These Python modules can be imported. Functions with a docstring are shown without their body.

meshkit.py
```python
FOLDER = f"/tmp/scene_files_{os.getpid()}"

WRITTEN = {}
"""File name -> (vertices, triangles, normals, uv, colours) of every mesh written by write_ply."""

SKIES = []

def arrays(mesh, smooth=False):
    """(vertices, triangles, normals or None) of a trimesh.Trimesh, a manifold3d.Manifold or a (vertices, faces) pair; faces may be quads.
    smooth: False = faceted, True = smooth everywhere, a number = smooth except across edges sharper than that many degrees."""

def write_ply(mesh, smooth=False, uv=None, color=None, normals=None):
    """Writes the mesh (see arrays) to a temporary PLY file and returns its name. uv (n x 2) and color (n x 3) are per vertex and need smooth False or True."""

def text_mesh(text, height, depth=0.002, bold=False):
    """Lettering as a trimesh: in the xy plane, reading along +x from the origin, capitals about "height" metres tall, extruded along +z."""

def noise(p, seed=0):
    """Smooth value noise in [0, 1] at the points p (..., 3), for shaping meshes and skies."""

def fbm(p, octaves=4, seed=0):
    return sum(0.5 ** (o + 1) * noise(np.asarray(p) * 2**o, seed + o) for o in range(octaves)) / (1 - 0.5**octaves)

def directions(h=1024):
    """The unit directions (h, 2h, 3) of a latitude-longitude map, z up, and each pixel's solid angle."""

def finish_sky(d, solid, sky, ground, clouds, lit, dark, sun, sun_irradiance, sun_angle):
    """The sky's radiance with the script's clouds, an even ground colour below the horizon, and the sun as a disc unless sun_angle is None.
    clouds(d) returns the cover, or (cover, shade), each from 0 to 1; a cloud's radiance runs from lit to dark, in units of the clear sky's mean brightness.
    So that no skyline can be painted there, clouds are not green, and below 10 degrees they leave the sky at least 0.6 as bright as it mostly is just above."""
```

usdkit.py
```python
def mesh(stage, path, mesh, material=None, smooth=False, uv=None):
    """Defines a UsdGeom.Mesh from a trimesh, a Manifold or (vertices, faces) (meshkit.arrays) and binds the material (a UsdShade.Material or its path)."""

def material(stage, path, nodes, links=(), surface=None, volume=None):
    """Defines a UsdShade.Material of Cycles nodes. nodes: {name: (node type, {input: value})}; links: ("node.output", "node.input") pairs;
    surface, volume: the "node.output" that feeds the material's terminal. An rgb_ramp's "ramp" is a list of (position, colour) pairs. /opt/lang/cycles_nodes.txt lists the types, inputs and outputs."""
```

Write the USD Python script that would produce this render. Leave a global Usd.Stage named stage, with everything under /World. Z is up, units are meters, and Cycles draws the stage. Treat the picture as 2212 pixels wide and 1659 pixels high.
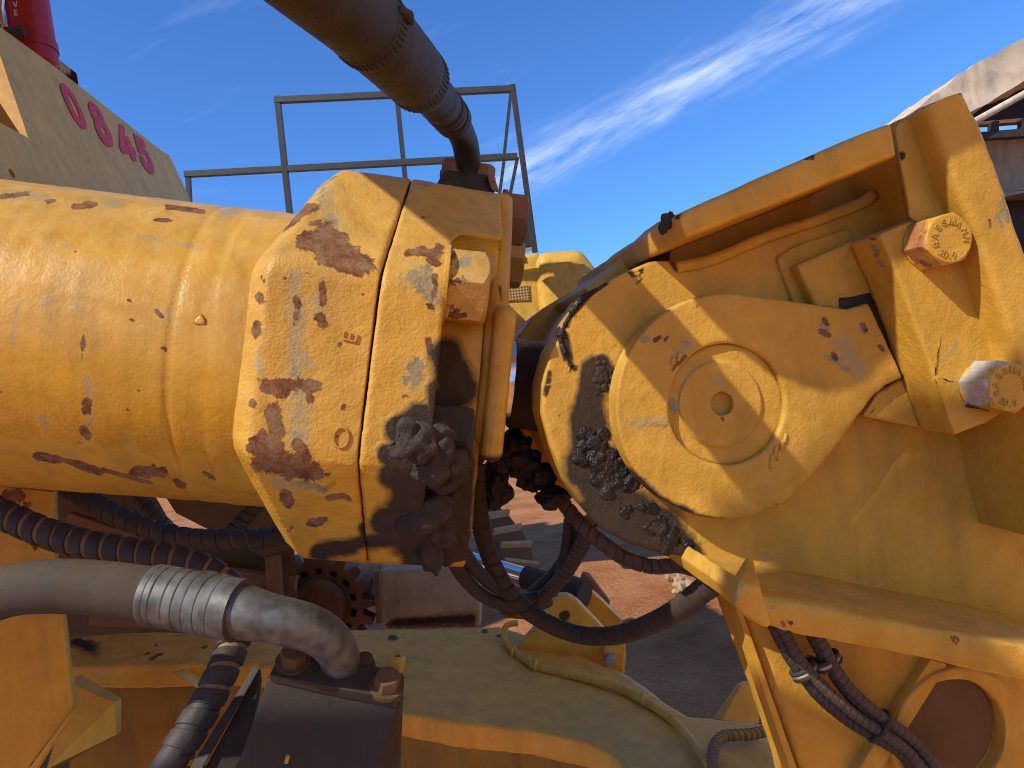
import math, numpy as np, trimesh, shapely, usdkit, meshkit
from shapely.geometry import Polygon, Point
from manifold3d import Manifold, CrossSection
from pxr import Usd, UsdGeom, UsdLux, UsdShade, Sdf, Gf, Vt

# ------------------------------------------------------------------ camera, sky, sun
stage = Usd.Stage.CreateInMemory()
UsdGeom.Xform.Define(stage, '/World'); UsdGeom.Scope.Define(stage, '/World/Looks')
F, CX, CY = 1500.0, 1106.0, 829.5          # lens in units of a 2212 x 1659 picture
EYE, PITCH, ROLL = np.array([0, 0, 1.75]), math.radians(2.0), math.radians(7.0)
_f = np.array([0, math.cos(PITCH), math.sin(PITCH)]); _u0 = np.array([0, -math.sin(PITCH), math.cos(PITCH)]); _r0 = np.array([1.0, 0, 0])
_r = math.cos(ROLL) * _r0 - math.sin(ROLL) * _u0; _u = math.sin(ROLL) * _r0 + math.cos(ROLL) * _u0
C2W = np.stack([_r, _u, _f])               # rows: right, up, forward
cam = UsdGeom.Camera.Define(stage, '/World/camera')
cam.CreateHorizontalApertureAttr(36.0); cam.CreateFocalLengthAttr(36.0 * F / 2212.0)
m4 = Gf.Matrix4d(*_r, 0, *_u, 0, *(-_f), 0, *EYE, 1)
cam.AddTransformOp().Set(m4)
EXPOSURE = 0.77
cam.CreateExposureAttr(EXPOSURE)
SUN_CAM = np.array([-0.66, 0.59, -0.46]); SUN_CAM /= np.linalg.norm(SUN_CAM)    # towards the sun, in right / up / forward
SUN = SUN_CAM @ C2W
sun_el, sun_az = math.asin(SUN[2]), math.atan2(SUN[0], SUN[1])
sun = UsdLux.DistantLight.Define(stage, '/World/sun')
sun.CreateIntensityAttr(0.80); sun.CreateAngleAttr(0.55); sun.CreateColorAttr(Gf.Vec3f(1.0, 0.93, 0.82)); sun.CreateNormalizeAttr(True)
_z = SUN; _x = np.cross([0, 0, 1.0], _z); _x /= np.linalg.norm(_x); _y = np.cross(_z, _x)
sun.AddTransformOp().Set(Gf.Matrix4d(*_x, 0, *_y, 0, *_z, 0, 0, 0, 0, 1))
sky = UsdLux.DomeLight.Define(stage, '/World/sky')

def ray(px, py): return np.array([(px - CX) / F, (CY - py) / F, 1.0])
def dirw(px, py): d = ray(px, py) @ C2W; return d / np.linalg.norm(d)
# cirrus streak: a great circle of the sky through two directions
_c1, _c2 = dirw(1106, 385), dirw(1800, 20); _cn = np.cross(_c1, _c2); _cn /= np.linalg.norm(_cn); _ct = np.cross(_cn, _c1)
M_ = usdkit.material
skymat = M_(stage, '/World/Looks/sky_look', {
    's': ('sky_texture', {'sky_type': 'single_scattering', 'sun_disc': False, 'sun_elevation': sun_el, 'sun_rotation': sun_az, 'altitude': 900.0, 'air_density': 1.0, 'aerosol_density': 0.35, 'ozone_density': 2.0}),
    'g': ('geometry', {}),
    'x': ('vector_math', {'math_type': 'dot_product', 'vector2': tuple(_c1)}), 'y': ('vector_math', {'math_type': 'dot_product', 'vector2': tuple(_ct)}), 'z': ('vector_math', {'math_type': 'dot_product', 'vector2': tuple(_cn)}),
    'ang': ('math', {'math_type': 'arctan2'}),
    'v': ('combine_xyz', {}),
    'mp': ('mapping', {'scale': (2.6, 15.0, 1.0), 'rotation': (0, 0, 0.05)}),
    'n': ('noise_texture', {'scale': 2.2, 'detail': 9.0, 'roughness': 0.66, 'distortion': 0.25}),
    'nr': ('map_range', {'from_min': 0.36, 'from_max': 0.72, 'clamp': True}),
    'nw': ('noise_texture', {'scale': 5.0, 'detail': 3.0}),
    'wz': ('math', {'math_type': 'multiply_add', 'value2': 0.05, 'value3': -0.025}),
    'zz': ('math', {'math_type': 'add'}),
    'sq': ('math', {'math_type': 'multiply', 'value2': 1.0}),
    'band': ('math', {'math_type': 'multiply', 'value2': -1700.0}),
    'ex': ('math', {'math_type': 'exponent'}),
    'front': ('math', {'math_type': 'greater_than', 'value2': 0.0}),
    'm1': ('math', {'math_type': 'multiply'}), 'm2': ('math', {'math_type': 'multiply', 'value2': 0.48}),
    'n3': ('noise_texture', {'scale': 1.1, 'detail': 6.0, 'roughness': 0.6, 'distortion': 0.7}), 'n3r': ('map_range', {'from_min': 0.58, 'from_max': 0.95, 'to_max': 0.12, 'clamp': True}),
    'sum': ('math', {'math_type': 'add', 'use_clamp': True}),
    'tint': ('mix_color', {'blend_type': 'multiply', 'fac': 1.0, 'b': (0.52, 0.97, 1.56)}),
    'mix': ('mix_color', {'b': (9.5, 10.2, 11.5)}),
    'bg': ('background_shader', {'strength': 0.085})},
    [('g.position', 'x.vector1'), ('g.position', 'y.vector1'), ('g.position', 'z.vector1'), ('y.value', 'ang.value1'), ('x.value', 'ang.value2'),
     ('ang.value', 'v.x'), ('z.value', 'v.y'), ('v.vector', 'mp.vector'), ('mp.vector', 'n.vector'), ('n.fac', 'nr.value'),
     ('mp.vector', 'nw.vector'), ('nw.fac', 'wz.value1'), ('wz.value', 'zz.value1'), ('z.value', 'zz.value2'),
     ('zz.value', 'sq.value1'), ('zz.value', 'sq.value2'), ('sq.value', 'band.value1'), ('band.value', 'ex.value1'),
     ('ex.value', 'm1.value1'), ('nr.result', 'm1.value2'), ('m1.value', 'm2.value1'), ('mp.vector', 'n3.vector'), ('n3.fac', 'n3r.value'),
     ('m2.value', 'sum.value1'), ('n3r.result', 'sum.value2'),
     ('s.color', 'tint.a'), ('tint.result', 'mix.a'), ('sum.value', 'mix.fac'), ('mix.result', 'bg.color')], surface='bg.background')
UsdShade.MaterialBindingAPI.Apply(sky.GetPrim()).Bind(skymat)
for k, v in (('kind', 'structure'), ('label', 'blue sky with a thin diagonal streak of wispy cirrus'), ('category', 'sky')): sky.GetPrim().SetCustomDataByKey(k, v)

# ------------------------------------------------------------------ frames and pixel helpers
def C(px, py, D): return EYE + (ray(px, py) * D) @ C2W               # the world point seen at (px, py) at depth D
def C3(q): return np.array([C(*p) for p in q])
def to_px(v):
    c = (np.asarray(v, float) - EYE) @ C2W.T
    return CX + F * c[:, 0] / c[:, 2], CY - F * c[:, 1] / c[:, 2], c[:, 2]
nz = lambda v: np.asarray(v, float) / np.linalg.norm(v)

class Frame:
    """A local right-handed frame (x, y in the plane, z out of it towards the viewer)."""
    def __init__(s, o, ex, ey_hint):
        s.o, s.x = np.asarray(o, float), nz(ex); y = np.asarray(ey_hint, float); s.y = nz(y - (y @ s.x) * s.x); s.z = np.cross(s.x, s.y); s.R = np.stack([s.x, s.y, s.z])
    def w(s, v): return np.asarray(v, float) @ s.R + s.o
    def hit(s, px, py, z=0.0):
        d = ray(px, py) @ C2W; t = (z - (EYE - s.o) @ s.z) / (d @ s.z); p = EYE + d * t - s.o
        return p @ s.x, p @ s.y
    def poly(s, px, z=0.0): return [s.hit(*p[:2], z) for p in px]
    def world(s, m):
        m = tm(m); return trimesh.Trimesh(s.w(m.vertices), m.faces, process=False)

def plane3(p1, p2, p3):
    """Frame through three (px, py, depth) points: x from the first to the second, y towards the third."""
    a, b, c = C3([p1, p2, p3]); return Frame(a, b - a, c - a)

def tm(m):
    if isinstance(m, Manifold):
        q = m.to_mesh(); return trimesh.Trimesh(np.array(q.vert_properties[:, :3]), np.array(q.tri_verts), process=False)
    return m
def mf(t):
    from manifold3d import Mesh
    t = t.copy(); t.merge_vertices()
    return Manifold(Mesh(np.asarray(t.vertices, np.float32), np.asarray(t.faces, np.uint32)))
def cat(*ms): return trimesh.util.concatenate([tm(m) for m in ms])
def ext(pts, z1, t, r=0.0, holes=()):
    """Outline extruded from z1 - t to z1; r rounds its corners."""
    p = Polygon(pts).buffer(0)
    if r: p = p.buffer(-r).buffer(2 * r, quad_segs=4).buffer(-r, quad_segs=4)
    if p.geom_type != 'Polygon': p = max(p.geoms, key=lambda g: g.area)
    rings = [np.array(p.exterior.coords)[:-1]] + [np.array(i.coords)[:-1] for i in p.interiors] + [np.array(h) for h in holes]
    from manifold3d import FillRule
    return Manifold.extrude(CrossSection(rings, FillRule.EvenOdd), t).translate([0, 0, z1 - t])
def circ(c, r, n=48): a = np.linspace(0, 2 * np.pi, n, endpoint=False); return np.stack([c[0] + r * np.cos(a), c[1] + r * np.sin(a)], 1)
def cyl_z(c, r, z1, t, n=48, r2=None): return Manifold.cylinder(t, r, r if r2 is None else r2, n).translate([c[0], c[1], z1 - t])
def hull(pts): return Manifold.hull_points(np.asarray(pts, np.float64))
def rbox(pts, r, n=8):
    """Rounded convex solid: hull of small spheres at the points."""
    s = np.array(trimesh.creation.icosphere(1, r).vertices)
    return hull(np.vstack([p + s for p in np.asarray(pts, float)]))
def box(lo, hi): return Manifold.cube(list(np.subtract(hi, lo))).translate(list(lo))
def cast(m, L=0.006, it=8, amp=0.0007, freq=55.0, seed=1, lump=0.0009):
    """Dense mesh with edges worn round and the unevenness of a painted casting."""
    t = tm(m.refine_to_length(L) if isinstance(m, Manifold) else mf(m).refine_to_length(L))
    t = trimesh.Trimesh(t.vertices, t.faces, process=True); t.merge_vertices()
    if it:
        v0 = np.array(t.vertices); trimesh.smoothing.filter_taubin(t, lamb=0.5, nu=0.51, iterations=it); v1 = np.array(t.vertices)
        bad = ~(np.linalg.norm(v1 - v0, axis=1) < 3 * L); v1[bad] = v0[bad]; t = trimesh.Trimesh(v1, t.faces, process=False)
    n = np.array(t.vertex_normals); v = np.array(t.vertices)
    d = (meshkit.fbm(v * freq, 3, seed) - .5) * 2 * amp + (meshkit.noise(v * 13, seed + 9) - .5) * 2 * lump
    return trimesh.Trimesh(v + n * d[:, None], t.faces, process=False)

def spline(pts, n=80):
    """Catmull-Rom through the points, evenly resampled."""
    p = np.asarray(pts, float); p = np.vstack([2 * p[0] - p[1], p, 2 * p[-1] - p[-2]]); out = []
    for i in range(1, len(p) - 2):
        t = np.linspace(0, 1, 24, endpoint=False)[:, None]
        a, b, c, d = p[i - 1:i + 3]
        out.append(.5 * (2 * b + (c - a) * t + (2 * a - 5 * b + 4 * c - d) * t**2 + (3 * b - a - 3 * c + d) * t**3))
    q = np.vstack(out + [p[-2:-1]]); s = np.r_[0, np.cumsum(np.linalg.norm(np.diff(q, axis=0), axis=1))]
    g = np.linspace(0, s[-1], n); return np.stack([np.interp(g, s, q[:, k]) for k in range(q.shape[1])], 1)
def frames(p):
    t = np.gradient(p, axis=0); t /= np.linalg.norm(t, axis=1)[:, None]
    a = np.cross(t[0], [0.3, 0.2, 0.9]); a /= np.linalg.norm(a); A_ = [a]
    for i in range(1, len(p)):
        a = a - (a @ t[i]) * t[i]; a /= np.linalg.norm(a); A_.append(a)
    A_ = np.array(A_); return t, A_, np.cross(t, A_)
def tube(p, r, sides=20, caps=True):
    """p: path (n x 3), r: radius or n radii."""
    p = np.asarray(p, float); r = np.broadcast_to(r, (len(p),)); t, a, b = frames(p); th = np.linspace(0, 2 * np.pi, sides, endpoint=False)
    v = (p[:, None] + r[:, None, None] * (np.cos(th)[None, :, None] * a[:, None] + np.sin(th)[None, :, None] * b[:, None])).reshape(-1, 3)
    i, j = np.meshgrid(np.arange(len(p) - 1), np.arange(sides), indexing='ij'); i, j = i.ravel(), j.ravel(); k = (j + 1) % sides
    f = [np.stack([i * sides + j, i * sides + k, (i + 1) * sides + k], 1), np.stack([i * sides + j, (i + 1) * sides + k, (i + 1) * sides + j], 1)]
    if caps:
        n = len(v); v = np.vstack([v, p[:1], p[-1:]]); q = np.arange(sides); e = (len(p) - 1) * sides
        f += [np.stack([(q + 1) % sides, q, np.full(sides, n)], 1), np.stack([e + q, e + (q + 1) % sides, np.full(sides, n + 1)], 1)]
    return trimesh.Trimesh(v, np.vstack(f), process=False)
def wrap(p, r, pitch, cover=0.85, th=0.003, turn=16, wob=0.0, hand=1, seed=3):
    """A flat strip wound in a spiral round the path."""
    p = np.asarray(p, float); s = np.r_[0, np.cumsum(np.linalg.norm(np.diff(p, axis=0), axis=1))]; Lh = s[-1]; t, a, b = frames(p)
    n = int(Lh / pitch * turn) + 2; g = np.linspace(-pitch, Lh, n); rng = np.random.default_rng(seed)
    prof = [(0.0, 0.0), (0.02, .8), (.12, 1.0), (.5, 1.08), (.88, 1.0), (.98, .8), (1.0, 0.0)]
    jit = np.interp(g, np.linspace(-pitch, Lh, int(Lh / pitch) + 3), rng.uniform(-wob, wob, int(Lh / pitch) + 3))
    V = []
    for q, h in prof:
        x = np.clip(g + (q * cover + jit * (q > .5)) * pitch, 0, Lh); ang = hand * 2 * np.pi * g / pitch
        I = lambda M: np.stack([np.interp(x, s, M[:, k]) for k in range(3)], 1)
        V.append(I(p) + (r + h * th)[..., None] * (np.cos(ang)[:, None] * I(a) + np.sin(ang)[:, None] * I(b)) if np.ndim(r) else I(p) + (r + h * th) * (np.cos(ang)[:, None] * I(a) + np.sin(ang)[:, None] * I(b)))
    V = np.stack(V, 1); k = V.shape[1]; i, j = np.meshgrid(np.arange(n - 1), np.arange(k - 1), indexing='ij'); i, j = i.ravel(), j.ravel()
    q = np.stack([i * k + j, (i + 1) * k + j, (i + 1) * k + j + 1, i * k + j + 1], 1)
    f = np.vstack([q[:, [0, 1, 2]], q[:, [0, 2, 3]]]); m = trimesh.Trimesh(V.reshape(-1, 3), f if hand > 0 else f[:, ::-1], process=False)
    return m
def hexa(af, h, ch=0.12, n=48):
    """Hex head along +z from 0, chamfered top."""
    rad = af / math.sqrt(3)
    pr = Manifold.cylinder(h, rad, rad, 6)
    cone = Manifold.revolve(CrossSection([np.array([[0, -1e-4], [rad * 1.02, -1e-4], [rad * 1.02, h * (1 - ch * 1.6)], [af / 2 * .96, h], [0, h]])]), n)
    return pr ^ cone
def along(m, o, z, spin=0.0):
    """A +z mesh set at o pointing along z (world)."""
    z = nz(z); x = np.cross([0.31, 0.2, 0.93], z); x = nz(x); y = np.cross(z, x); c, s = math.cos(spin), math.sin(spin)
    X, Y = c * x + s * y, -s * x + c * y; t = tm(m); return trimesh.Trimesh(np.asarray(t.vertices) @ np.stack([X, Y, z]) + o, t.faces, process=False)
def lathe(prof, n=64):
    p = np.array(prof, float); x, y = p.T
    if (x * np.roll(y, -1) - y * np.roll(x, -1)).sum() < 0: p = p[::-1]
    return Manifold.revolve(CrossSection([p]), n)
def rod(p, q, r, n=20): p, q = np.asarray(p, float), np.asarray(q, float); return along(Manifold.cylinder(np.linalg.norm(q - p), r, r, n), p, q - p)
def bar(p, q, wx, wy, up):
    """Rectangular bar from p to q; wx along up x dir, wy along up."""
    p, q = np.asarray(p, float), np.asarray(q, float); z = nz(q - p); y = nz(np.asarray(up) - (np.asarray(up) @ z) * z); x = np.cross(y, z)
    m = tm(box([-wx / 2, -wy / 2, 0], [wx / 2, wy / 2, np.linalg.norm(q - p)])); return trimesh.Trimesh(np.asarray(m.vertices) @ np.stack([x, y, z]) + p, m.faces, process=False)
def blob(c, r, seed, amp=.35, sub=3, sq=(1, 1, 1), freq=1.6):
    m = trimesh.creation.icosphere(sub, 1.0); v = np.array(m.vertices); d = meshkit.fbm(v * freq + seed * 7.3, 4, seed) - .5
    v = v * (1 + 2 * amp * d)[:, None] * np.array(sq) * r; return trimesh.Trimesh(v + c, m.faces, process=False)

# ------------------------------------------------------------------ wear marks: per-vertex amounts anchored on the surface
def marks(v, nrm, groups):
    x, y, d = to_px(v); out = {}
    view = EYE - v; view /= np.linalg.norm(view, axis=1)[:, None]; facing = (nrm * view).sum(1) > 0.02
    for kind, caps in groups.items():
        val = np.zeros(len(v))
        for c in caps:
            x1, y1, x2, y2, r = c[:5]; k = c[5] if len(c) > 5 else 1.0
            e = np.array([x2 - x1, y2 - y1], float); L2 = max(e @ e, 1e-9)
            t = np.clip(((x - x1) * e[0] + (y - y1) * e[1]) / L2, 0, 1); dist = np.hypot(x - x1 - t * e[0], y - y1 - t * e[1]) / r
            near = facing & (dist < 2)
            if not near.any(): continue
            front = np.quantile(d[near], 0.02)
            val = np.maximum(val, np.where(near & (d < front + 0.14), k * np.clip(1 - .5 * dist, 0, 1), 0))
        out[kind] = val
    return out

# ------------------------------------------------------------------ things and parts
used = {}
def numbered(parent, name):
    k = used.get((parent, name), 0); used[(parent, name)] = k + 1
    return name if k == 0 else f'{name}_{k:03d}'
class Part:
    def __init__(s, path, base, th): s.path, s.base, s.th = path, base, th
class Thing:
    def __init__(s, name, label, cat_, group=None, kind=None, base=None):
        s.name = numbered('', name); s.path = '/World/' + s.name; s.label, s.cat, s.group, s.kind = label, cat_, group, kind; s.items = []; s.base = base
    def add(s, name, mesh, mat, parent=None, label=None, smooth=32, marks=None, kind=None, hug=None):
        it = dict(name=name, mesh=tm(mesh), mat=mat, parent=parent, label=label, smooth=smooth, marks=marks, kind=kind); s.items.append(it); return it
    def done(s):
        V = np.vstack([np.asarray(i['mesh'].vertices) for i in s.items]); lo, hi = V.min(0), V.max(0)
        base = np.array([(lo[0] + hi[0]) / 2, (lo[1] + hi[1]) / 2, lo[2]]) if s.base is None else s.base
        x = UsdGeom.Xform.Define(stage, s.path); x.AddTranslateOp().Set(Gf.Vec3d(*map(float, base)))
        dress(x.GetPrim(), s)
        for i in s.items:
            pp = s.path if i['parent'] is None else i['parent']['path']; i['path'] = pp + '/' + numbered(pp, i['name'])
            put(i, base)
        return s
def dress(p, s):
    for k, v in (('label', s.label), ('category', s.cat), ('group', s.group), ('kind', s.kind)):
        if v: p.SetCustomDataByKey(k, v)
def put(i, base=np.zeros(3)):
    m = i['mesh']; mm = trimesh.Trimesh(np.asarray(m.vertices) - base, m.faces, process=False)
    g = usdkit.mesh(stage, i['path'], mm, MAT[i['mat']], smooth=i['smooth'])
    if i['label']: g.GetPrim().SetCustomDataByKey('label', i['label'])
    if i['kind']: g.GetPrim().SetCustomDataByKey('kind', i['kind'])
    if i['marks']:
        pts = np.array(g.GetPointsAttr().Get(), float); n = g.GetNormalsAttr().Get()
        n = np.array(n, float) if n is not None else np.zeros_like(pts) + [0, -1, 0]
        for k, val in marks(pts + base, n, i['marks']).items():
            UsdGeom.PrimvarsAPI(g).CreatePrimvar(k, Sdf.ValueTypeNames.FloatArray, 'vertex').Set(Vt.FloatArray.FromNumpy(val.astype(np.float32)))
    return g
def solo(name, mesh, mat, label, cat_, group=None, kind=None, smooth=32):
    """A thing that is one mesh."""
    m = tm(mesh); V = np.asarray(m.vertices); lo, hi = V.min(0), V.max(0); base = np.array([(lo[0] + hi[0]) / 2, (lo[1] + hi[1]) / 2, lo[2]])
    n = numbered('', name); g = usdkit.mesh(stage, '/World/' + n, trimesh.Trimesh(V - base, m.faces, process=False), MAT[mat], smooth=smooth)
    g.AddTranslateOp().Set(Gf.Vec3d(*map(float, base)))
    class s: pass
    s.label, s.cat, s.group, s.kind = label, cat_, group, kind; dress(g.GetPrim(), s); return g

# ------------------------------------------------------------------ materials
MAT = {}
def paint(name, base, dustc, dust=.35, rough=.42, chips=.0, orange=.35, scale=1.0, grime=.3, peel=1.0, barec=((.13, .095, .05), (.27, .21, .10), (.20, .175, .125))):
    """Painted steel: tonal drift, settled dust, chips to rust, bare primer and grease where the mesh carries them."""
    N = {
        'tc': ('texture_coordinate', {}), 'geo': ('geometry', {}),
        'big': ('noise_texture', {'scale': 5.0 * scale, 'detail': 5.0, 'roughness': .6}), 'med': ('noise_texture', {'scale': 42.0 * scale, 'detail': 5.0, 'roughness': .65}),
        'fine': ('noise_texture', {'scale': 300.0 * scale, 'detail': 3.0}), 'peeln': ('noise_texture', {'scale': 115.0 * scale, 'detail': 4.0, 'roughness': .6}),
        'bigr': ('map_range', {'from_min': .3, 'from_max': .7, 'clamp': True}),
        'c0': ('mix_color', {'a': tuple(np.array(base) * .86), 'b': tuple(np.minimum(np.array(base) * 1.12, .9))}),
        'sep': ('separate_xyz', {}), 'up': ('map_range', {'from_min': -.4, 'from_max': 1.0, 'to_min': .25, 'to_max': 1.0, 'clamp': True}),
        'dn': ('map_range', {'from_min': .35, 'from_max': .75, 'to_min': .3, 'to_max': 1.2, 'clamp': True}), 'dm': ('math', {'math_type': 'multiply'}), 'df': ('math', {'math_type': 'multiply', 'value2': dust, 'use_clamp': True}),
        'c1': ('mix_color', {'b': dustc}),
        'smp': ('mapping', {'scale': (26.0 * scale, 26.0 * scale, 2.2 * scale)}), 'sn': ('noise_texture', {'scale': 1.0, 'detail': 4.0, 'roughness': .6}), 'sr': ('map_range', {'from_min': .48, 'from_max': .78, 'to_max': grime, 'clamp': True}), 'cst': ('mix_color', {'b': (.10, .055, .022)}),
        'mot': ('map_range', {'from_min': .3, 'from_max': .7, 'to_min': .84, 'to_max': 1.12, 'clamp': True}), 'motn': ('noise_texture', {'scale': 16.0 * scale, 'detail': 7.0, 'roughness': .72}), 'cm': ('mix_color', {'blend_type': 'multiply', 'fac': 1.0}),
        'rim': ('map_range', {'from_min': .435, 'from_max': .475, 'to_max': .55, 'clamp': True}), 'crim': ('mix_color', {'b': (.20, .115, .04)}),
        'speck': ('map_range', {'from_min': .71 - chips * .5, 'from_max': .73 - chips * .5, 'to_max': min(1, chips * 6), 'clamp': True}), 'chipn': ('noise_texture', {'scale': 23.0 * scale, 'detail': 6.0, 'roughness': .7}),
        'ar': ('attribute', {'attribute': 'rust'}), 'ab': ('attribute', {'attribute': 'bare'}), 'ag': ('attribute', {'attribute': 'grease'}), 'ad': ('attribute', {'attribute': 'scuff'}),
        'edge': ('noise_texture', {'scale': 85.0, 'detail': 9.0, 'roughness': .74, 'distortion': .8}), 'edge2': ('math', {'math_type': 'multiply_add', 'value2': 1.35, 'value3': -.675}), 'edge3': ('math', {'math_type': 'multiply_add', 'value2': 2.6, 'value3': -1.36}),
        'rs': ('math', {'math_type': 'add'}), 'rm': ('map_range', {'from_min': .49, 'from_max': .525, 'clamp': True}), 'rmx': ('math', {'math_type': 'maximum'}),
        'bs': ('math', {'math_type': 'add'}), 'bm': ('map_range', {'from_min': .5, 'from_max': .56, 'clamp': True}),
        'ss': ('math', {'math_type': 'add'}), 'sm': ('map_range', {'from_min': .35, 'from_max': .75, 'to_max': .75, 'clamp': True}),
        'gs': ('math', {'math_type': 'multiply_add', 'value2': .55, 'value3': -.27}), 'gs2': ('math', {'math_type': 'add'}), 'gm': ('map_range', {'from_min': .28, 'from_max': .62, 'to_max': .96, 'clamp': True}),
        'rc': ('rgb_ramp', {'ramp': [(.3, (.050, .020, .009)), (.42, (.125, .046, .016)), (.52, (.18, .082, .032)), (.6, (.20, .125, .062)), (.68, (.16, .10, .052)), (.76, (.065, .03, .014))]}),
        'bc': ('rgb_ramp', {'ramp': [(.3, barec[0]), (.5, barec[1]), (.7, barec[2])]}),
        'rn': ('noise_texture', {'scale': 55.0, 'detail': 7.0, 'roughness': .75}),
        'c2': ('mix_color', {'b': (.30, .24, .12)}), 'c3': ('mix_color', {}), 'c4': ('mix_color', {}), 'gc': ('rgb_ramp', {'ramp': [(.3, (.007, .005, .004)), (.7, (.030, .020, .016))]}), 'c5': ('mix_color', {}),
        'r1': ('map_range', {'from_min': .3, 'from_max': .7, 'to_min': rough - .06, 'to_max': rough + .14, 'clamp': True}), 'r2': ('mix_float', {'b': .92}), 'r3': ('mix_float', {'b': .8}),
        'h0': ('math', {'math_type': 'multiply', 'value2': orange * peel}), 'h1': ('math', {'math_type': 'multiply_add', 'value2': .62 * orange}), 'h1b': ('math', {'math_type': 'multiply_add', 'value2': -.9}), 'rbh': ('math', {'math_type': 'multiply'}), 'h2': ('math', {'math_type': 'add'}), 'gh': ('math', {'math_type': 'multiply'}), 'h3': ('math', {'math_type': 'multiply_add', 'value2': 2.2}),
        'bump': ('bump', {'strength': .7, 'distance': .0018}), 'bev': ('bevel', {'samples': 4, 'radius': .0025}),
        'p': ('principled_bsdf', {'ior': 1.45, 'specular_ior_level': .40})}
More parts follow.
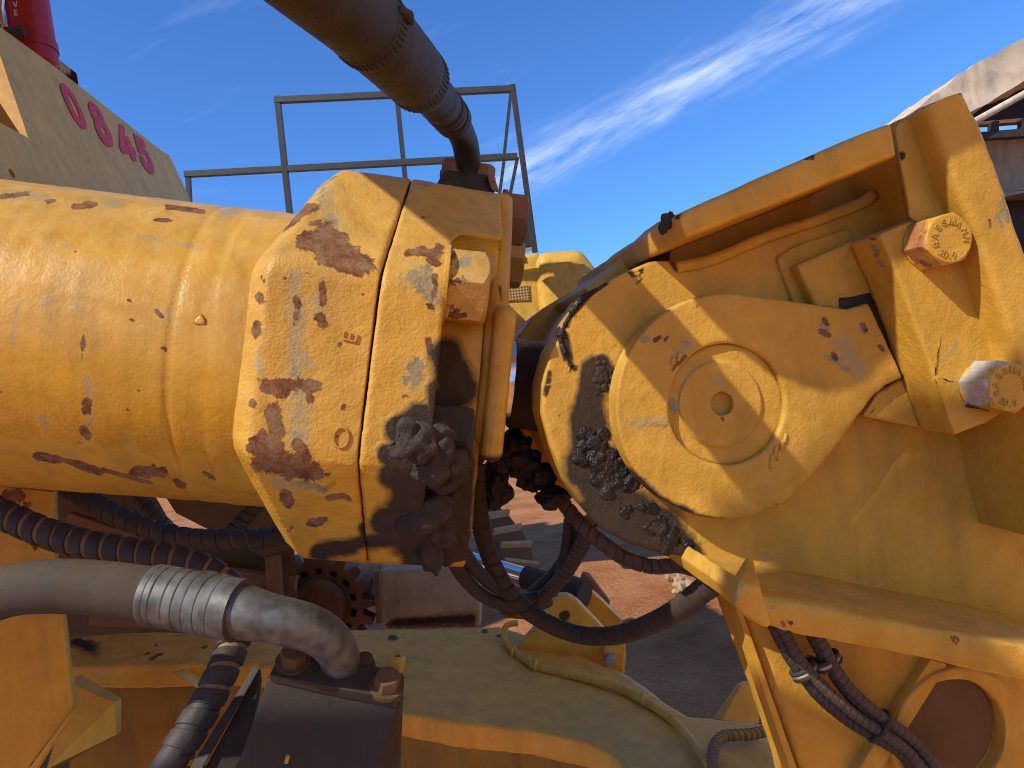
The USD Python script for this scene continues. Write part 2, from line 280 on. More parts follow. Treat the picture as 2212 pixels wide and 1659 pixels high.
    L = [('tc.object', f'{n}.vector') for n in ('big', 'med', 'fine', 'peeln', 'chipn', 'edge', 'rn')] + [
        ('big.fac', 'bigr.value'), ('bigr.result', 'c0.fac'), ('geo.normal', 'sep.vector'), ('sep.z', 'up.value'), ('med.fac', 'dn.value'), ('up.result', 'dm.value1'), ('dn.result', 'dm.value2'), ('dm.value', 'df.value1'),
        ('c0.result', 'c1.a'), ('df.value', 'c1.fac'), ('chipn.fac', 'speck.value'),
        ('edge.fac', 'edge2.value1'), ('ar.fac', 'rs.value1'), ('edge2.value', 'rs.value2'), ('rs.value', 'rm.value'), ('rm.result', 'rmx.value1'), ('speck.result', 'rmx.value2'),
        ('edge.fac', 'edge3.value1'), ('ab.fac', 'bs.value1'), ('edge3.value', 'bs.value2'), ('bs.value', 'bm.value'), ('ad.fac', 'ss.value1'), ('edge3.value', 'ss.value2'), ('ss.value', 'sm.value'),
        ('med.fac', 'gs.value1'), ('gs.value', 'gs2.value1'), ('ag.fac', 'gs2.value2'), ('gs2.value', 'gm.value'),
        ('rn.fac', 'rc.fac'), ('rn.fac', 'bc.fac'), ('rn.fac', 'gc.fac'), ('tc.object', 'smp.vector'), ('smp.vector', 'sn.vector'), ('sn.fac', 'sr.value'), ('c1.result', 'cst.a'), ('sr.result', 'cst.fac'), ('tc.object', 'motn.vector'), ('motn.fac', 'mot.value'), ('cst.result', 'cm.a'), ('mot.result', 'cm.b'), ('rs.value', 'rim.value'), ('cm.result', 'crim.a'), ('rim.result', 'crim.fac'), ('crim.result', 'c2.a'), ('sm.result', 'c2.fac'), ('c2.result', 'c3.a'), ('bc.color', 'c3.b'), ('bm.result', 'c3.fac'),
        ('c3.result', 'c4.a'), ('rc.color', 'c4.b'), ('rmx.value', 'c4.fac'), ('c4.result', 'c5.a'), ('gc.color', 'c5.b'), ('gm.result', 'c5.fac'), ('c5.result', 'p.base_color'),
        ('med.fac', 'r1.value'), ('r1.result', 'r2.a'), ('rmx.value', 'r2.fac'), ('r2.result', 'r3.a'), ('gm.result', 'r3.fac'), ('r3.result', 'p.roughness'),
        ('peeln.fac', 'h0.value1'), ('fine.fac', 'h1.value1'), ('h0.value', 'h1.value3'), ('rmx.value', 'h1b.value1'), ('h1.value', 'h1b.value3'), ('rn.fac', 'rbh.value1'), ('rmx.value', 'rbh.value2'), ('h1b.value', 'h2.value1'), ('rbh.value', 'h2.value2'), ('gm.result', 'gh.value1'), ('rn.fac', 'gh.value2'), ('gh.value', 'h3.value1'), ('h2.value', 'h3.value3'), ('h3.value', 'bump.height'), ('bev.bevel', 'bump.normal'), ('bump.normal', 'p.normal')]
    MAT[name] = M_(stage, '/World/Looks/' + name, N, L, surface='p.BSDF')
YEL = (.49, .256, .018)
paint('yellow_cast', YEL, (.60, .43, .18), dust=.42, rough=.44, orange=1.0, chips=.06)
paint('yellow_smooth', YEL, (.60, .42, .17), dust=.45, rough=.34, orange=.42, chips=.05)
paint('yellow_arm', (.49, .258, .018), (.57, .40, .16), dust=.42, rough=.47, orange=.8, chips=.04)
paint('yellow_pale_chip', (.49, .258, .018), (.57, .40, .16), dust=.4, rough=.45, orange=.8, barec=((.30, .27, .21), (.42, .39, .33), (.27, .25, .22)))
paint('yellow_copper_chip', (.49, .258, .018), (.57, .40, .16), dust=.35, rough=.45, orange=.8, barec=((.20, .07, .03), (.36, .16, .06), (.42, .21, .07)))
paint('primer_grey', (.22, .205, .18), (.30, .26, .20), dust=.3, rough=.7, orange=.8)
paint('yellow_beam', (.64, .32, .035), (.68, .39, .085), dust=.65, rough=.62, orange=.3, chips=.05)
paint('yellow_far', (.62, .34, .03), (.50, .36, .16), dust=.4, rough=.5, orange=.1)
paint('yellow_shaded', (.25, .135, .012), (.26, .15, .04), dust=.4, rough=.6, orange=.3, grime=.6)  # yellow darkened as a shaded copy, for frame wall and recess
paint('yellow_faded', (.56, .30, .045), (.58, .35, .11), dust=.5, rough=.6, orange=.15)
paint('rust_bolt', (.20, .095, .045), (.36, .22, .12), dust=.4, rough=.7, orange=.8, chips=.1)
paint('bolt_worn', (.44, .25, .05), (.58, .44, .18), dust=.4, rough=.5, orange=.6, chips=.22)
paint('black_paint', (.022, .020, .019), (.13, .085, .05), dust=.35, rough=.55, orange=.4)
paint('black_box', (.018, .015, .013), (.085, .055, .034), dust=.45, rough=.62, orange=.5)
paint('brown_grime_shade', (.11, .06, .022), (.16, .095, .045), dust=.5, rough=.8, orange=.8)  # brown grime that also stands for shade on track frame, shoes and hollow
paint('rubber_sheath', (.020, .019, .019), (.115, .08, .06), dust=.55, rough=.62, orange=.7, scale=1.4)
paint('grey_rail', (.022, .025, .025), (.12, .10, .08), dust=.3, rough=.5, orange=.2)
paint('bounce_pale', (.64, .46, .26), (.66, .48, .28), dust=.5, rough=.9, orange=.5, grime=.1)  # pale coat of the unseen wall that bounces light
paint('red_paint', (.36, .012, .022), (.35, .12, .09), dust=.12, rough=.3, orange=.1)
paint('red_print', (.60, .012, .008), (.42, .2, .1), dust=.12, rough=.5, orange=.1)
paint('beige_dust', (.36, .25, .14), (.42, .29, .16), dust=.7, rough=.85, orange=1.0)
paint('dusty_canvas', (.54, .42, .29), (.60, .47, .33), dust=.7, rough=.9, orange=1.0, scale=.6, grime=.5)
paint('rust_iron', (.17, .075, .035), (.32, .17, .09), dust=.55, rough=.85, orange=1.0, chips=.1)
paint('rubber', (.020, .021, .024), (.16, .115, .08), dust=.30, rough=.55, orange=.5)
paint('rubber_dusty', (.040, .036, .033), (.19, .135, .09), dust=.85, rough=.75, orange=.6)
paint('rubber_grey', (.030, .025, .020), (.088, .060, .036), dust=.6, rough=.8, orange=.35)
paint('rubber_tan', (.20, .12, .04), (.30, .20, .11), dust=.7, rough=.75, orange=.6)
paint('grease', (.026, .019, .014), (.085, .062, .045), dust=.6, rough=.75, orange=2.0, scale=1.6)
paint('grease_wet', (.008, .007, .007), (.03, .024, .02), dust=.15, rough=.22, orange=2.2, scale=1.6)
paint('white_print', (.72, .70, .66), (.5, .42, .35), dust=.1, rough=.5, orange=.05)
def metal(name, col, rough, scale=40., amt=.5, met=1.0):
    MAT[name] = M_(stage, '/World/Looks/' + name, {
        'tc': ('texture_coordinate', {}), 'n': ('noise_texture', {'scale': scale, 'detail': 5.0, 'roughness': .6}), 'n2': ('noise_texture', {'scale': scale * .25, 'detail': 3.0}),
        'ramp': ('rgb_ramp', {'ramp': [(.3, tuple(np.array(col) * (1 - .5 * amt))), (.7, col)]}), 'rr': ('map_range', {'from_min': .3, 'from_max': .7, 'to_min': rough * .8, 'to_max': min(1, rough * 1.5), 'clamp': True}),
        'b': ('bump', {'strength': .25 * amt, 'distance': .001}), 'p': ('principled_bsdf', {'metallic': met})},
        [('tc.object', 'n.vector'), ('tc.object', 'n2.vector'), ('n.fac', 'ramp.fac'), ('ramp.color', 'p.base_color'), ('n2.fac', 'rr.value'), ('rr.result', 'p.roughness'), ('n.fac', 'b.height'), ('b.normal', 'p.normal')], surface='p.BSDF')
metal('chrome', (.80, .80, .82), .14, amt=.1)
metal('galvanised', (.16, .162, .15), .52, scale=48., amt=1.4, met=.55)
metal('steel_worn', (.42, .39, .36), .5, amt=.8, met=.7)
MAT['soil'] = M_(stage, '/World/Looks/soil', {
    'g': ('geometry', {}), 'n': ('noise_texture', {'scale': 1.3, 'detail': 8.0, 'roughness': .65}), 'n2': ('noise_texture', {'scale': 26.0, 'detail': 6.0, 'roughness': .7}),
    'r': ('rgb_ramp', {'ramp': [(.3, (.34, .115, .035)), (.5, (.54, .215, .07)), (.72, (.68, .33, .14))]}), 'r2': ('rgb_ramp', {'ramp': [(.3, (.7, .7, .7)), (.7, (1.2, 1.15, 1.1))]}),
    'm': ('mix_color', {'blend_type': 'multiply', 'fac': 1.0}), 'a': ('math', {'math_type': 'add'}), 'b': ('bump', {'strength': 1.0, 'distance': .06}), 'p': ('principled_bsdf', {'roughness': .95, 'specular_ior_level': .2})},
    [('g.position', 'n.vector'), ('g.position', 'n2.vector'), ('n.fac', 'r.fac'), ('n2.fac', 'r2.fac'), ('r.color', 'm.a'), ('r2.color', 'm.b'), ('m.result', 'p.base_color'), ('n.fac', 'a.value1'), ('n2.fac', 'a.value2'), ('a.value', 'b.height'), ('b.normal', 'p.normal')], surface='p.BSDF')
MAT['grille'] = M_(stage, '/World/Looks/grille', {
    'tc': ('texture_coordinate', {}), 'v': ('voronoi_texture', {'scale': 38.0, 'randomness': 0.0}), 'r': ('rgb_ramp', {'ramp': [(.28, (.03, .02, .012)), (.36, (.40, .22, .06))]}), 'p': ('principled_bsdf', {'roughness': .7})},
    [('tc.object', 'v.vector'), ('v.distance', 'r.fac'), ('r.color', 'p.base_color')], surface='p.BSDF')

# ------------------------------------------------------------------ ground
_g = np.linspace(-1, 1, 161); gx, gy = np.meshgrid(np.sign(_g) * (abs(_g) ** 3.2) * 900, np.sign(_g) * (abs(_g) ** 3.2) * 900, indexing='ij')
gz = (meshkit.fbm(np.stack([gx * .6, gy * .6, gx * 0], -1), 4, 5) - .5) * .10
gi, gj = np.meshgrid(np.arange(160), np.arange(160), indexing='ij'); q = np.stack([gi * 161 + gj, (gi + 1) * 161 + gj, (gi + 1) * 161 + gj + 1, gi * 161 + gj + 1], -1).reshape(-1, 4)
g = usdkit.mesh(stage, '/World/ground', (np.stack([gx, gy, gz - .03], -1).reshape(-1, 3), q), MAT['soil'], smooth=True)
for k, v in (('kind', 'structure'), ('label', 'reddish brown compacted earth of the yard'), ('category', 'ground')): g.GetPrim().SetCustomDataByKey(k, v)
def gpt(px, py, h=0.0):
    d = ray(px, py) @ C2W; t = (h - EYE[2]) / d[2]; return EYE + d * t

# ------------------------------------------------------------------ the frame of the big cylinder: x along it, y up, z towards the viewer
_p0 = np.array([(0 - CX) / F * .94, (CY - 719) / F * .94, .94]); _p1 = np.array([(570 - CX) / F * .981, (CY - 775) / F * .981, .981])
_A = nz(_p1 - _p0); _U = np.array([-_A[1], _A[0], 0]); _O = _p1 - _A * (_p1[0] / _A[0])
MF = Frame(EYE + _O @ C2W, _A @ C2W, _U @ C2W)
W = MF.world

# ------------------------------------------------------------------ unseen excavator masses added to cast shade, left of and above the viewer
eh = Thing('shade_excavator', 'unseen yellow excavator masses added left and above to cast shade', 'excavator')
eh.add('shade_block', box([-9.5, 1.8, .9], [-5.3, 6, 6.2]), 'yellow_faded', smooth=False)  # unseen block added to shade the ground
def sunward(px_, py_, z, yy):      # where the sun's ray to a point of the linkage passes the plane y = yy
    p = MF.w(np.array([[*MF.hit(px_, py_, z), z]]))[0]; t = (yy - p[1]) / SUN[1]; return p[0] + SUN[0] * t, p[2] + SUN[2] * t
YP = -.34
side = Polygon([sunward(*q, YP) for q in ((1592, 1128, .23), (1640, 1120, .23), (1690, 1103, .24), (1800, 990, .24), (1898, 868, .24), (1965, 850, .24), (2003, 950, .24), (2072, 990, .24), (2200, 1010, .24), (2400, 1010, .24), (2330, 1900, .12), (1560, 1900, .12), (1560, 1420, .12), (1632, 1330, .30), (1650, 1255, .25))])  # outline traced from the linkage areas its shadow should cover
side = shapely.union_all([side.buffer(0), Polygon([(-5, 1.9), (-1.5, 1.9), (-1.5, 2.94), (-2.05, 2.97), (-2.2, 4.0), (-5, 4.0)]), Polygon([sunward(*q, YP) for q in ((1668, 1268, .375), (1900, 1318, .375), (2100, 1360, .375), (2110, 1455, .375), (1900, 1415, .375), (1690, 1372, .375))]).buffer(0)]).buffer(.004)
for g_ in getattr(side, 'geoms', [side]): eh.add('shadow_panel', ext(np.array(g_.exterior.coords)[:-1], .04, .04).rotate([90, 0, 0]).translate([0, YP, 0]), 'yellow_faded', smooth=False)  # unseen panel added and cut to shade chosen parts of the linkage
eh.add('shade_boom', box([-4.2, .42, 2.75], [.45, .75, 3.9]), 'yellow_faded', smooth=False)  # unseen beam added to keep sun off the frame below
eh.add('shade_rib', box([-.5, .42, 2.45], [.32, .6, 2.748]), 'yellow_faded', smooth=False)  # unseen block added to shade the top flange and post
eh.add('shade_stick', box([-5.3, 1.55, 3.7], [-.9, 2.15, 4.3]), 'yellow_faded', smooth=False)  # unseen beam added for a shadow band on the ground
eh.add('shade_pipe', tube(spline(np.array([(-.22, .5, 2.62), (-.16, .5, 2.36), (-.06, .5, 2.195), (.05, .5, 2.25), (.19, .5, 2.325), (.45, .5, 2.47), (.5, .5, 2.9)]), 60), .026, 16), 'yellow_faded', smooth=40)  # unseen pipe added, bent so its shadow falls along the top flange
eh.add('boom_foot', box([-5.3, .2, 1.9], [-4.2, .8, 4.1]), 'yellow_faded', smooth=False)
eh.add('crawler', box([-9, 0, -.1], [-6.2, 6.5, .9]), 'rust_iron', smooth=False)
eh.done()

cy = Thing('hydraulic_cylinder', 'huge yellow hydraulic cylinder with rust patched octagonal gland collar and grease lumps', 'hydraulic cylinder')
_sr = np.random.default_rng(21); _scr = [(x, y, x - _sr.uniform(4, 14), y + _sr.uniform(30, 110), 2.6, _sr.uniform(.5, .8)) for x, y in zip(_sr.uniform(0, 170, 22), _sr.uniform(440, 760, 22))]
_spk = [(x, y, x + _sr.uniform(-6, 6), y + _sr.uniform(-4, 8), _sr.uniform(2.5, 5), _sr.uniform(.7, 1)) for x, y in zip(_sr.uniform(0, 470, 11), _sr.uniform(430, 1040, 11))]
CYL_MARKS = {'rust': _spk + [(160, 447, 205, 441, 6), (205, 441, 188, 438, 5), (362, 447, 438, 457, 6), (335, 475, 370, 476, 4), (190, 866, 186, 890, 9), (180, 928, 190, 945, 9), (80, 985, 122, 993, 9), (110, 985, 205, 1015, 5), (165, 1003, 215, 1019, 9), (215, 1013, 325, 1043, 4), (290, 1020, 355, 1020, 11), (380, 1040, 395, 1048, 8), (178, 720, 183, 830, 3.5), (340, 672, 347, 683, 5),
                      (100, 436, 120, 433, 4), (0, 425, 60, 418, 5), (440, 1020, 465, 1035, 4), (448, 1025, 460, 1060, 3)],
             'scuff': _scr + [(0, 420, 100, 425, 12), (230, 440, 262, 440, 9), (480, 460, 505, 455, 13), (110, 640, 95, 660, 8), (190, 820, 195, 920, 9), (90, 905, 100, 915, 11), (370, 700, 360, 660, 5), (300, 510, 420, 530, 8, .8), (155, 975, 165, 985, 8)]}
xb = MF.hit(500, 800, .203)[0]
prof = [(0, -1.75), (.203, -1.75), (.203, xb - .075), (.2020, xb - .072), (.2020, xb - .067), (.2034, xb - .062), (.2034, xb - .03), (.2045, xb - .022), (.2048, xb - .008), (.2045, xb + .06), (0, xb + .06)]
bm = lathe(prof, 180); bm = tm(bm.rotate([0, 90, 0]))
# keep +x along the axis: the revolve's z becomes x
keep = mf(bm).trim_by_plane([1, 0, 0], -1.2); bd = tm(keep.refine_to_length(.006))
n_ = nz_ = None
bd = trimesh.Trimesh(bd.vertices, bd.faces, process=True); bv = np.array(bd.vertices); rr = np.hypot(bv[:, 1], bv[:, 2]); sc = 1 + np.where(rr > .15, ((meshkit.fbm(bv * [9, 30, 30], 3, 2) - .5) * .0011 + (meshkit.noise(bv * [150, 6, 6], 4) - .5) * .0009) / .203, 0)
bv[:, 1] *= sc; bv[:, 2] *= sc
cy.add('barrel', W(trimesh.Trimesh(bv, bd.faces, process=False)), 'yellow_smooth', smooth=40, marks=CYL_MARKS)
for k, (x, y, r_) in enumerate(((432, 692, .009),)):
    _p = MF.hit(x, y, .203); _w = math.sqrt(.203 ** 2 - min(.2, abs(_p[1])) ** 2); _p = np.array([*MF.hit(x, y, _w), _w]); _n = nz([0, _p[1], _p[2]]); _e = nz(np.cross([1, 0, 0], _n))
    cy.add('peeled_paint', W(cast(hull([_p + _n * .0007 + .8 * r_ * (math.cos(a) * np.array([1, 0, 0]) + math.sin(a) * _e) * (1 + .25 * math.sin(3 * a + k)) + _n * .0016 * max(0, math.sin(a + 2 + k)) for a in np.linspace(0, 6, 12)] + [_p - _n * .003]), .004, 1, .0006)), 'yellow_smooth', smooth=30)
cy.add('barrel_end_cap', W(lathe([(0, 0), (.225, 0), (.235, .02), (.235, .12), (.21, .14), (0, .14)], 64).rotate([0, 90, 0]).translate([-1.34, 0, 0])), 'yellow_smooth')

def octa(u, w, s=1.0): # section: 16 points of an octagon with rounded corners; u up, w towards viewer
    p = Polygon([(w * math.cos(a) / math.cos(math.pi / 8), u * math.sin(a) / math.cos(math.pi / 8)) for a in np.radians(22.5 + 45 * np.arange(8))])
    p = p.buffer(-.03).buffer(.03, quad_segs=3); c = np.array(p.exterior.coords)[:-1]; return c
def fit_x(px, y, z):
    lo, hi = -1.5, 1.5
    for _ in range(50):
        m = (lo + hi) / 2; p = MF.w(np.array([[m, y, z]])); lo, hi = (m, hi) if to_px(p)[0][0] < px else (lo, m)
    return lo
def loft_ring(sec, xs): return np.stack([xs, sec[:, 1], sec[:, 0]], 1)
SEC = octa(.253, .26)
def bound(pairs):      # x of an end as a function of the height y, from points seen on the front faces
    ys, xs = [], []
    for px, y, z in pairs: ys.append(y); xs.append(fit_x(px, y, z))
    o = np.argsort(ys); return lambda y: np.interp(y, np.array(ys)[o], np.array(xs)[o])
fr = [(.253, .105), (.107, .26), (0, .26), (-.107, .26), (-.253, .105)]
def ends(pxs): return bound([(p, y, z) for p, (y, z) in zip(pxs, fr)])
xl = ends((715, 556, 492, 503, 628)); xj = ends((890, 824, 787, 772, 795))
def solid(xa, xc, sec=SEC):
    f = .75  # the far side mirrors the near one
    A1, B1 = loft_ring(sec, np.array([xa(y) for y in sec[:, 1]])), loft_ring(sec, np.array([xc(y) for y in sec[:, 1]]))
    return hull(np.vstack([A1, B1]))
# rear half: a little taper at its left end
tap = loft_ring(octa(.236, .243), np.array([xl(y * .25 / .236) - .006 for y in octa(.236, .243)[:, 1]]))
B1 = loft_ring(SEC, np.array([xj(y) - .0015 for y in SEC[:, 1]])); A1 = loft_ring(SEC, np.array([xl(y) + .016 for y in SEC[:, 1]]))
rear = hull(np.vstack([tap, A1, B1]))
_cs = [(x, y, x + _sr.uniform(-5, 5), y + _sr.uniform(-5, 9), _sr.uniform(3, 5.5), _sr.uniform(.75, 1.05)) for x, y in zip(_sr.uniform(525, 785, 14), _sr.uniform(420, 1190, 14))]
RUST = {'rust': _cs + [(700, 510, 760, 560, 26), (660, 520, 700, 530, 20), (745, 545, 790, 575, 22), (700, 560, 770, 585, 14), (735, 510, 745, 512, 10), (660, 450, 615, 490, 10), (680, 447, 640, 465, 9), (605, 495, 600, 500, 8), (560, 641, 563, 650, 9), (556, 703, 552, 722, 10), (697, 615, 698, 655, 8), (690, 685, 698, 700, 11), (640, 645, 647, 665, 8), (638, 678, 640, 690, 6), (637, 703, 637, 705, 4),
                 (580, 835, 610, 845, 16), (600, 830, 680, 835, 13), (668, 855, 670, 865, 8), (590, 890, 600, 935, 18), (570, 945, 600, 960, 16), (548, 970, 590, 990, 16), (560, 1000, 680, 1020, 19), (600, 985, 640, 1000, 18), (645, 960, 660, 990, 13), (545, 870, 546, 875, 8), (615, 1070, 625, 1085, 13), (710, 1076, 740, 1070, 6), (745, 1072, 755, 1080, 6), (672, 1130, 690, 1128, 9), (690, 1125, 705, 1121, 5), (560, 948, 545, 955, 10), (670, 485, 690, 480, 5), (665, 590, 668, 592, 4)],
        'bare': [(715, 480, 725, 520, 16), (700, 390, 690, 440, 12, .8), (680, 520, 790, 555, 9), (690, 380, 720, 385, 9), (640, 940, 650, 970, 12), (635, 835, 640, 850, 6), (815, 975, 825, 985, 5), (640, 620, 645, 690, 6), (633, 780, 638, 830, 7), (645, 1045, 700, 1055, 10)],
        'scuff': [(640, 600, 640, 840, 22), (645, 840, 645, 960, 26), (690, 640, 690, 680, 16), (650, 770, 665, 790, 20), (700, 400, 720, 500, 22, .8), (600, 1040, 680, 1050, 20), (560, 760, 560, 800, 10)],
        'grease': [(690, 1190, 760, 1180, 18), (760, 1180, 795, 1165, 14), (680, 1195, 700, 1200, 14, .9), (790, 1140, 795, 1170, 14), (700, 1060, 720, 1040, 10, .5), (640, 1220, 760, 1228, 10, .45)]}
cy.add('collar', W(cast(rear, .0055, 10, .0011, 60, 3)), 'yellow_cast', smooth=40, marks=RUST, label='left half of the octagonal collar, chipped to brown rust')
# front half: pockets for the bolts are cut out of it
xr = ends((1083, 1083, 1083, 1083, 1083)); XR = xr(0.26 * 0 + .253)
XR = fit_x(1083, .253, .105)
S2 = SEC
front = hull(np.vstack([loft_ring(S2, np.array([xj(y) + .0015 for y in S2[:, 1]])), loft_ring(S2 * [.985, .985], np.full(len(S2), XR))]))
def pocket_solid(x0, x1, y0, y1, zmin, zmax, r): return rbox([[x, y, z] for x in (x0 + r, x1) for y in (y0 + r, y1 - r) for z in (zmin + r, zmax)], r)
xp = fit_x(948, .02, .26)
yt = MF.hit(1010, 500, .20)[1]
front -= pocket_solid(xp, .2, -.235, yt, .168, .6, .022)
pk = front
pk = pk - pocket_solid(xp, .2, -.235, yt, -.6, -.168, .022).translate([0, 0, 0])
cy.add('collar', W(cast(pk, .0055, 8, .001, 60, 4)), 'yellow_cast', smooth=40, label='right half of the collar with scooped bolt pockets', marks={
    'rust': [(880, 548, 915, 540, 8), (900, 545, 950, 548, 9), (930, 560, 945, 570, 9), (945, 530, 955, 535, 6), (923, 660, 935, 665, 7), (940, 595, 938, 640, 6), (925, 735, 930, 760, 7), (910, 470, 915, 470, 3), (870, 855, 880, 857, 5)],
    'bare': [(890, 600, 925, 610, 20), (905, 620, 930, 640, 16), (925, 580, 930, 650, 10), (890, 795, 905, 810, 15), (880, 820, 895, 830, 12), (900, 780, 915, 790, 10), (910, 395, 930, 395, 7, .8), (870, 390, 880, 385, 5)],
    'scuff': [(890, 600, 930, 620, 34), (890, 800, 900, 820, 26)],
    'grease': [(860, 930, 905, 900, 26, 1.2), (900, 960, 880, 1000, 40, 1.3), (840, 980, 870, 990, 22, 1.1), (850, 1030, 910, 1080, 26, 1.2), (900, 1040, 890, 1150, 46, 1.3), (830, 1125, 880, 1140, 26, 1.2), (800, 1170, 850, 1165, 16, 1.0), (900, 1180, 900, 1225, 28, 1.1), (985, 1000, 975, 1228, 34, 1.3), (950, 1000, 935, 1100, 34, 1.25), (935, 1100, 925, 1230, 30, 1.2), (965, 770, 985, 830, 34, 1.2), (945, 840, 950, 1000, 22, 1.1)]})
# gland flange: stepped plate at the right end, and its smooth front wall
gl0 = fit_x(1083, 0, .20)
def gland(y0, y1, z, xa, xc, r): return rbox([[x, y, zz] for x in (xa + r, xc - r) for y in (y0 + r, y1 - r) for zz in (-z + r, z - r)], r)
gA = MF.hit(1075, 640, .19)[0]
cy.add('gland_body', W(cast(lathe([(0, 0), (.19, 0), (.19, XR - xp), (0, XR - xp)], 72).rotate([0, 90, 0]).translate([xp - .01, 0, 0]), .008, 4, .0005)), 'yellow_cast', smooth=40, marks={'grease': [(960, 770, 990, 840, 36, 1.2), (950, 860, 950, 1000, 24, 1.1), (985, 560, 1040, 560, 8, .2), (1000, 990, 1080, 985, 12, .7)]})
yt2, ym2, yb2 = MF.hit(1080, 410, .12)[1], MF.hit(1085, 645, .19)[1], MF.hit(1080, 1000, .19)[1]
xg = XR - .002
plate1 = rbox([[x, y, z] for x in (xg + .008, fit_x(1089, .1, .15) - .012) for y, z in ((yt2 - .01, .10), (yt2 - .01, -.10), (.1, .17), (.1, -.17), (yb2 + .03, .17), (yb2 + .03, -.17))], .012)
xg2 = fit_x(1068, -.05, .2); xg3 = fit_x(1094, -.05, .2)
plate2 = rbox([[x, y, z] for x in (xg2, xg3 - .012) for y, z in ((ym2 - .02, .195), (ym2 - .02, -.19), (yb2 + .012, .185), (yb2 + .012, -.18))], .012)
cy.add('gland_plate', W(cast(plate1 + plate2, .006, 6, .0007, 60, 8)), 'yellow_cast', smooth=40, marks={'grease': [(985, 1000, 1075, 995, 14, .8), (1080, 620, 1084, 650, 5, .6)], 'rust': [(1078, 520, 1076, 540, 4)]})
# bolts
def bolt(th, frame, o, axis, af, h, spin, mat, name='bolt', washer=True, wmat=None, label=None, wr=.60, marks=None):
    b = th.add(name, along(cast(hexa(af, h), max(af / 9, .004), 0, .0004, 90, int(o[0] * 997) % 50, lump=.0), o, axis, spin), mat, smooth=28, label=label, marks=marks)
    if washer: th.add('washer', along(cyl_z((0, 0), af * wr, 0, .006, 40), o, axis), wmat or mat, parent=b)
    return b
def mw(x, y, z): return MF.w(np.array([[x, y, z]]))[0]
y1 = MF.hit(990, 620, .215)[1]; x1 = fit_x(967, y1, .22)
bolt(cy, MF, mw(x1, y1, .214), MF.x, .078, .046, .2, 'bolt_worn', wmat='yellow_cast', label='hex bolt in the pocket with flaking yellow paint')
cy.items[-2]['marks'] = {'bare': [(995, 575, 1010, 560, 12), (1000, 600, 1005, 610, 6)], 'rust': [(970, 680, 1005, 682, 6)]}
y2 = MF.hit(1105, 475, .03)[1]; x2 = fit_x(1090, y2, .03)
bolt(cy, MF, mw(x2, y2, .03), MF.x, .068, .030, .35, 'rust_bolt', label='brown rusted hex bolt high on the gland')
y3 = MF.hit(1097, 570, -.10)[1]; x3 = fit_x(1088, y3, -.1)
bolt(cy, MF, mw(x3, y3, -.1), MF.x, .068, .030, .1, 'bolt_worn', washer=False)
y4 = MF.hit(1000, 950, .2)[1]
bolt(cy, MF, mw(x1, y4, .19), MF.x, .075, .046, .2, 'grease', label='lower bolt buried in grease')
# rod and eye
cy.add('piston_rod', W(lathe([(0, 0), (.062, 0), (.062, .16), (0, .16)], 64).rotate([0, 90, 0]).translate([fit_x(1060, 0, .06), 0, 0])), 'chrome', smooth=40)
xe = fit_x(1114, 0, .066)
neck = lathe([(0, xe), (.064, xe), (.067, xe + .004), (.066, xe + .03), (.069, xe + .05), (.085, xe + .085), (.11, xe + .12), (.11, xe + .2), (0, xe + .2)], 64).rotate([0, 90, 0])
PIN = np.array(MF.hit(1570, 872, .25)); eye = cyl_z(PIN, .185, .112, .224, 72)
DARK = {'grease': [(1105, 740, 1110, 930, 50, 1.1), (1150, 740, 1120, 960, 60, 1.15), (1170, 960, 1250, 1080, 70, 1.2)]}
cy.add('rod_eye', W(cast(neck + eye, .009, 4, .0008)), 'yellow_cast', smooth=40, marks={'grease': [(1150, 800, 1130, 960, 48, 1.25), (1170, 960, 1250, 1080, 80, 1.3), (1130, 760, 1200, 760, 16, .55)]}, label='dark greasy rod eye between the two cheeks')
# raised casting marks
def letters(txt, quad_frame, origin, xdir, ydir, h, depth=.0016, bold=False):
    t = meshkit.text_mesh(txt, h, depth, bold); v = np.array(t.vertices); x, y = nz(xdir), nz(ydir)
    return trimesh.Trimesh(np.asarray(origin) + v[:, :1] * x + v[:, 1:2] * y + v[:, 2:] * np.cross(x, y), t.faces, process=False)
e0 = mw(*MF.hit(768, 744, .26), .2603)
cy.add('cast_letter', letters('E', MF, e0, MF.y * .98 + MF.x * .15, -MF.x + .15 * MF.y, .0155, .0012, False), 'yellow_cast')
o1 = ext(np.array(Point(0, 0).buffer(1, quad_segs=10).exterior.coords)[:-1] * [.0088, .0118], .0018, .004, holes=[np.array(Point(0, 0).buffer(1, quad_segs=10).exterior.coords)[:-1] * [.0068, .0098]])
cy.add('cast_letter', W(tm(o1.translate([*MF.hit(737, 945, .26), .2602]))), 'yellow_cast')
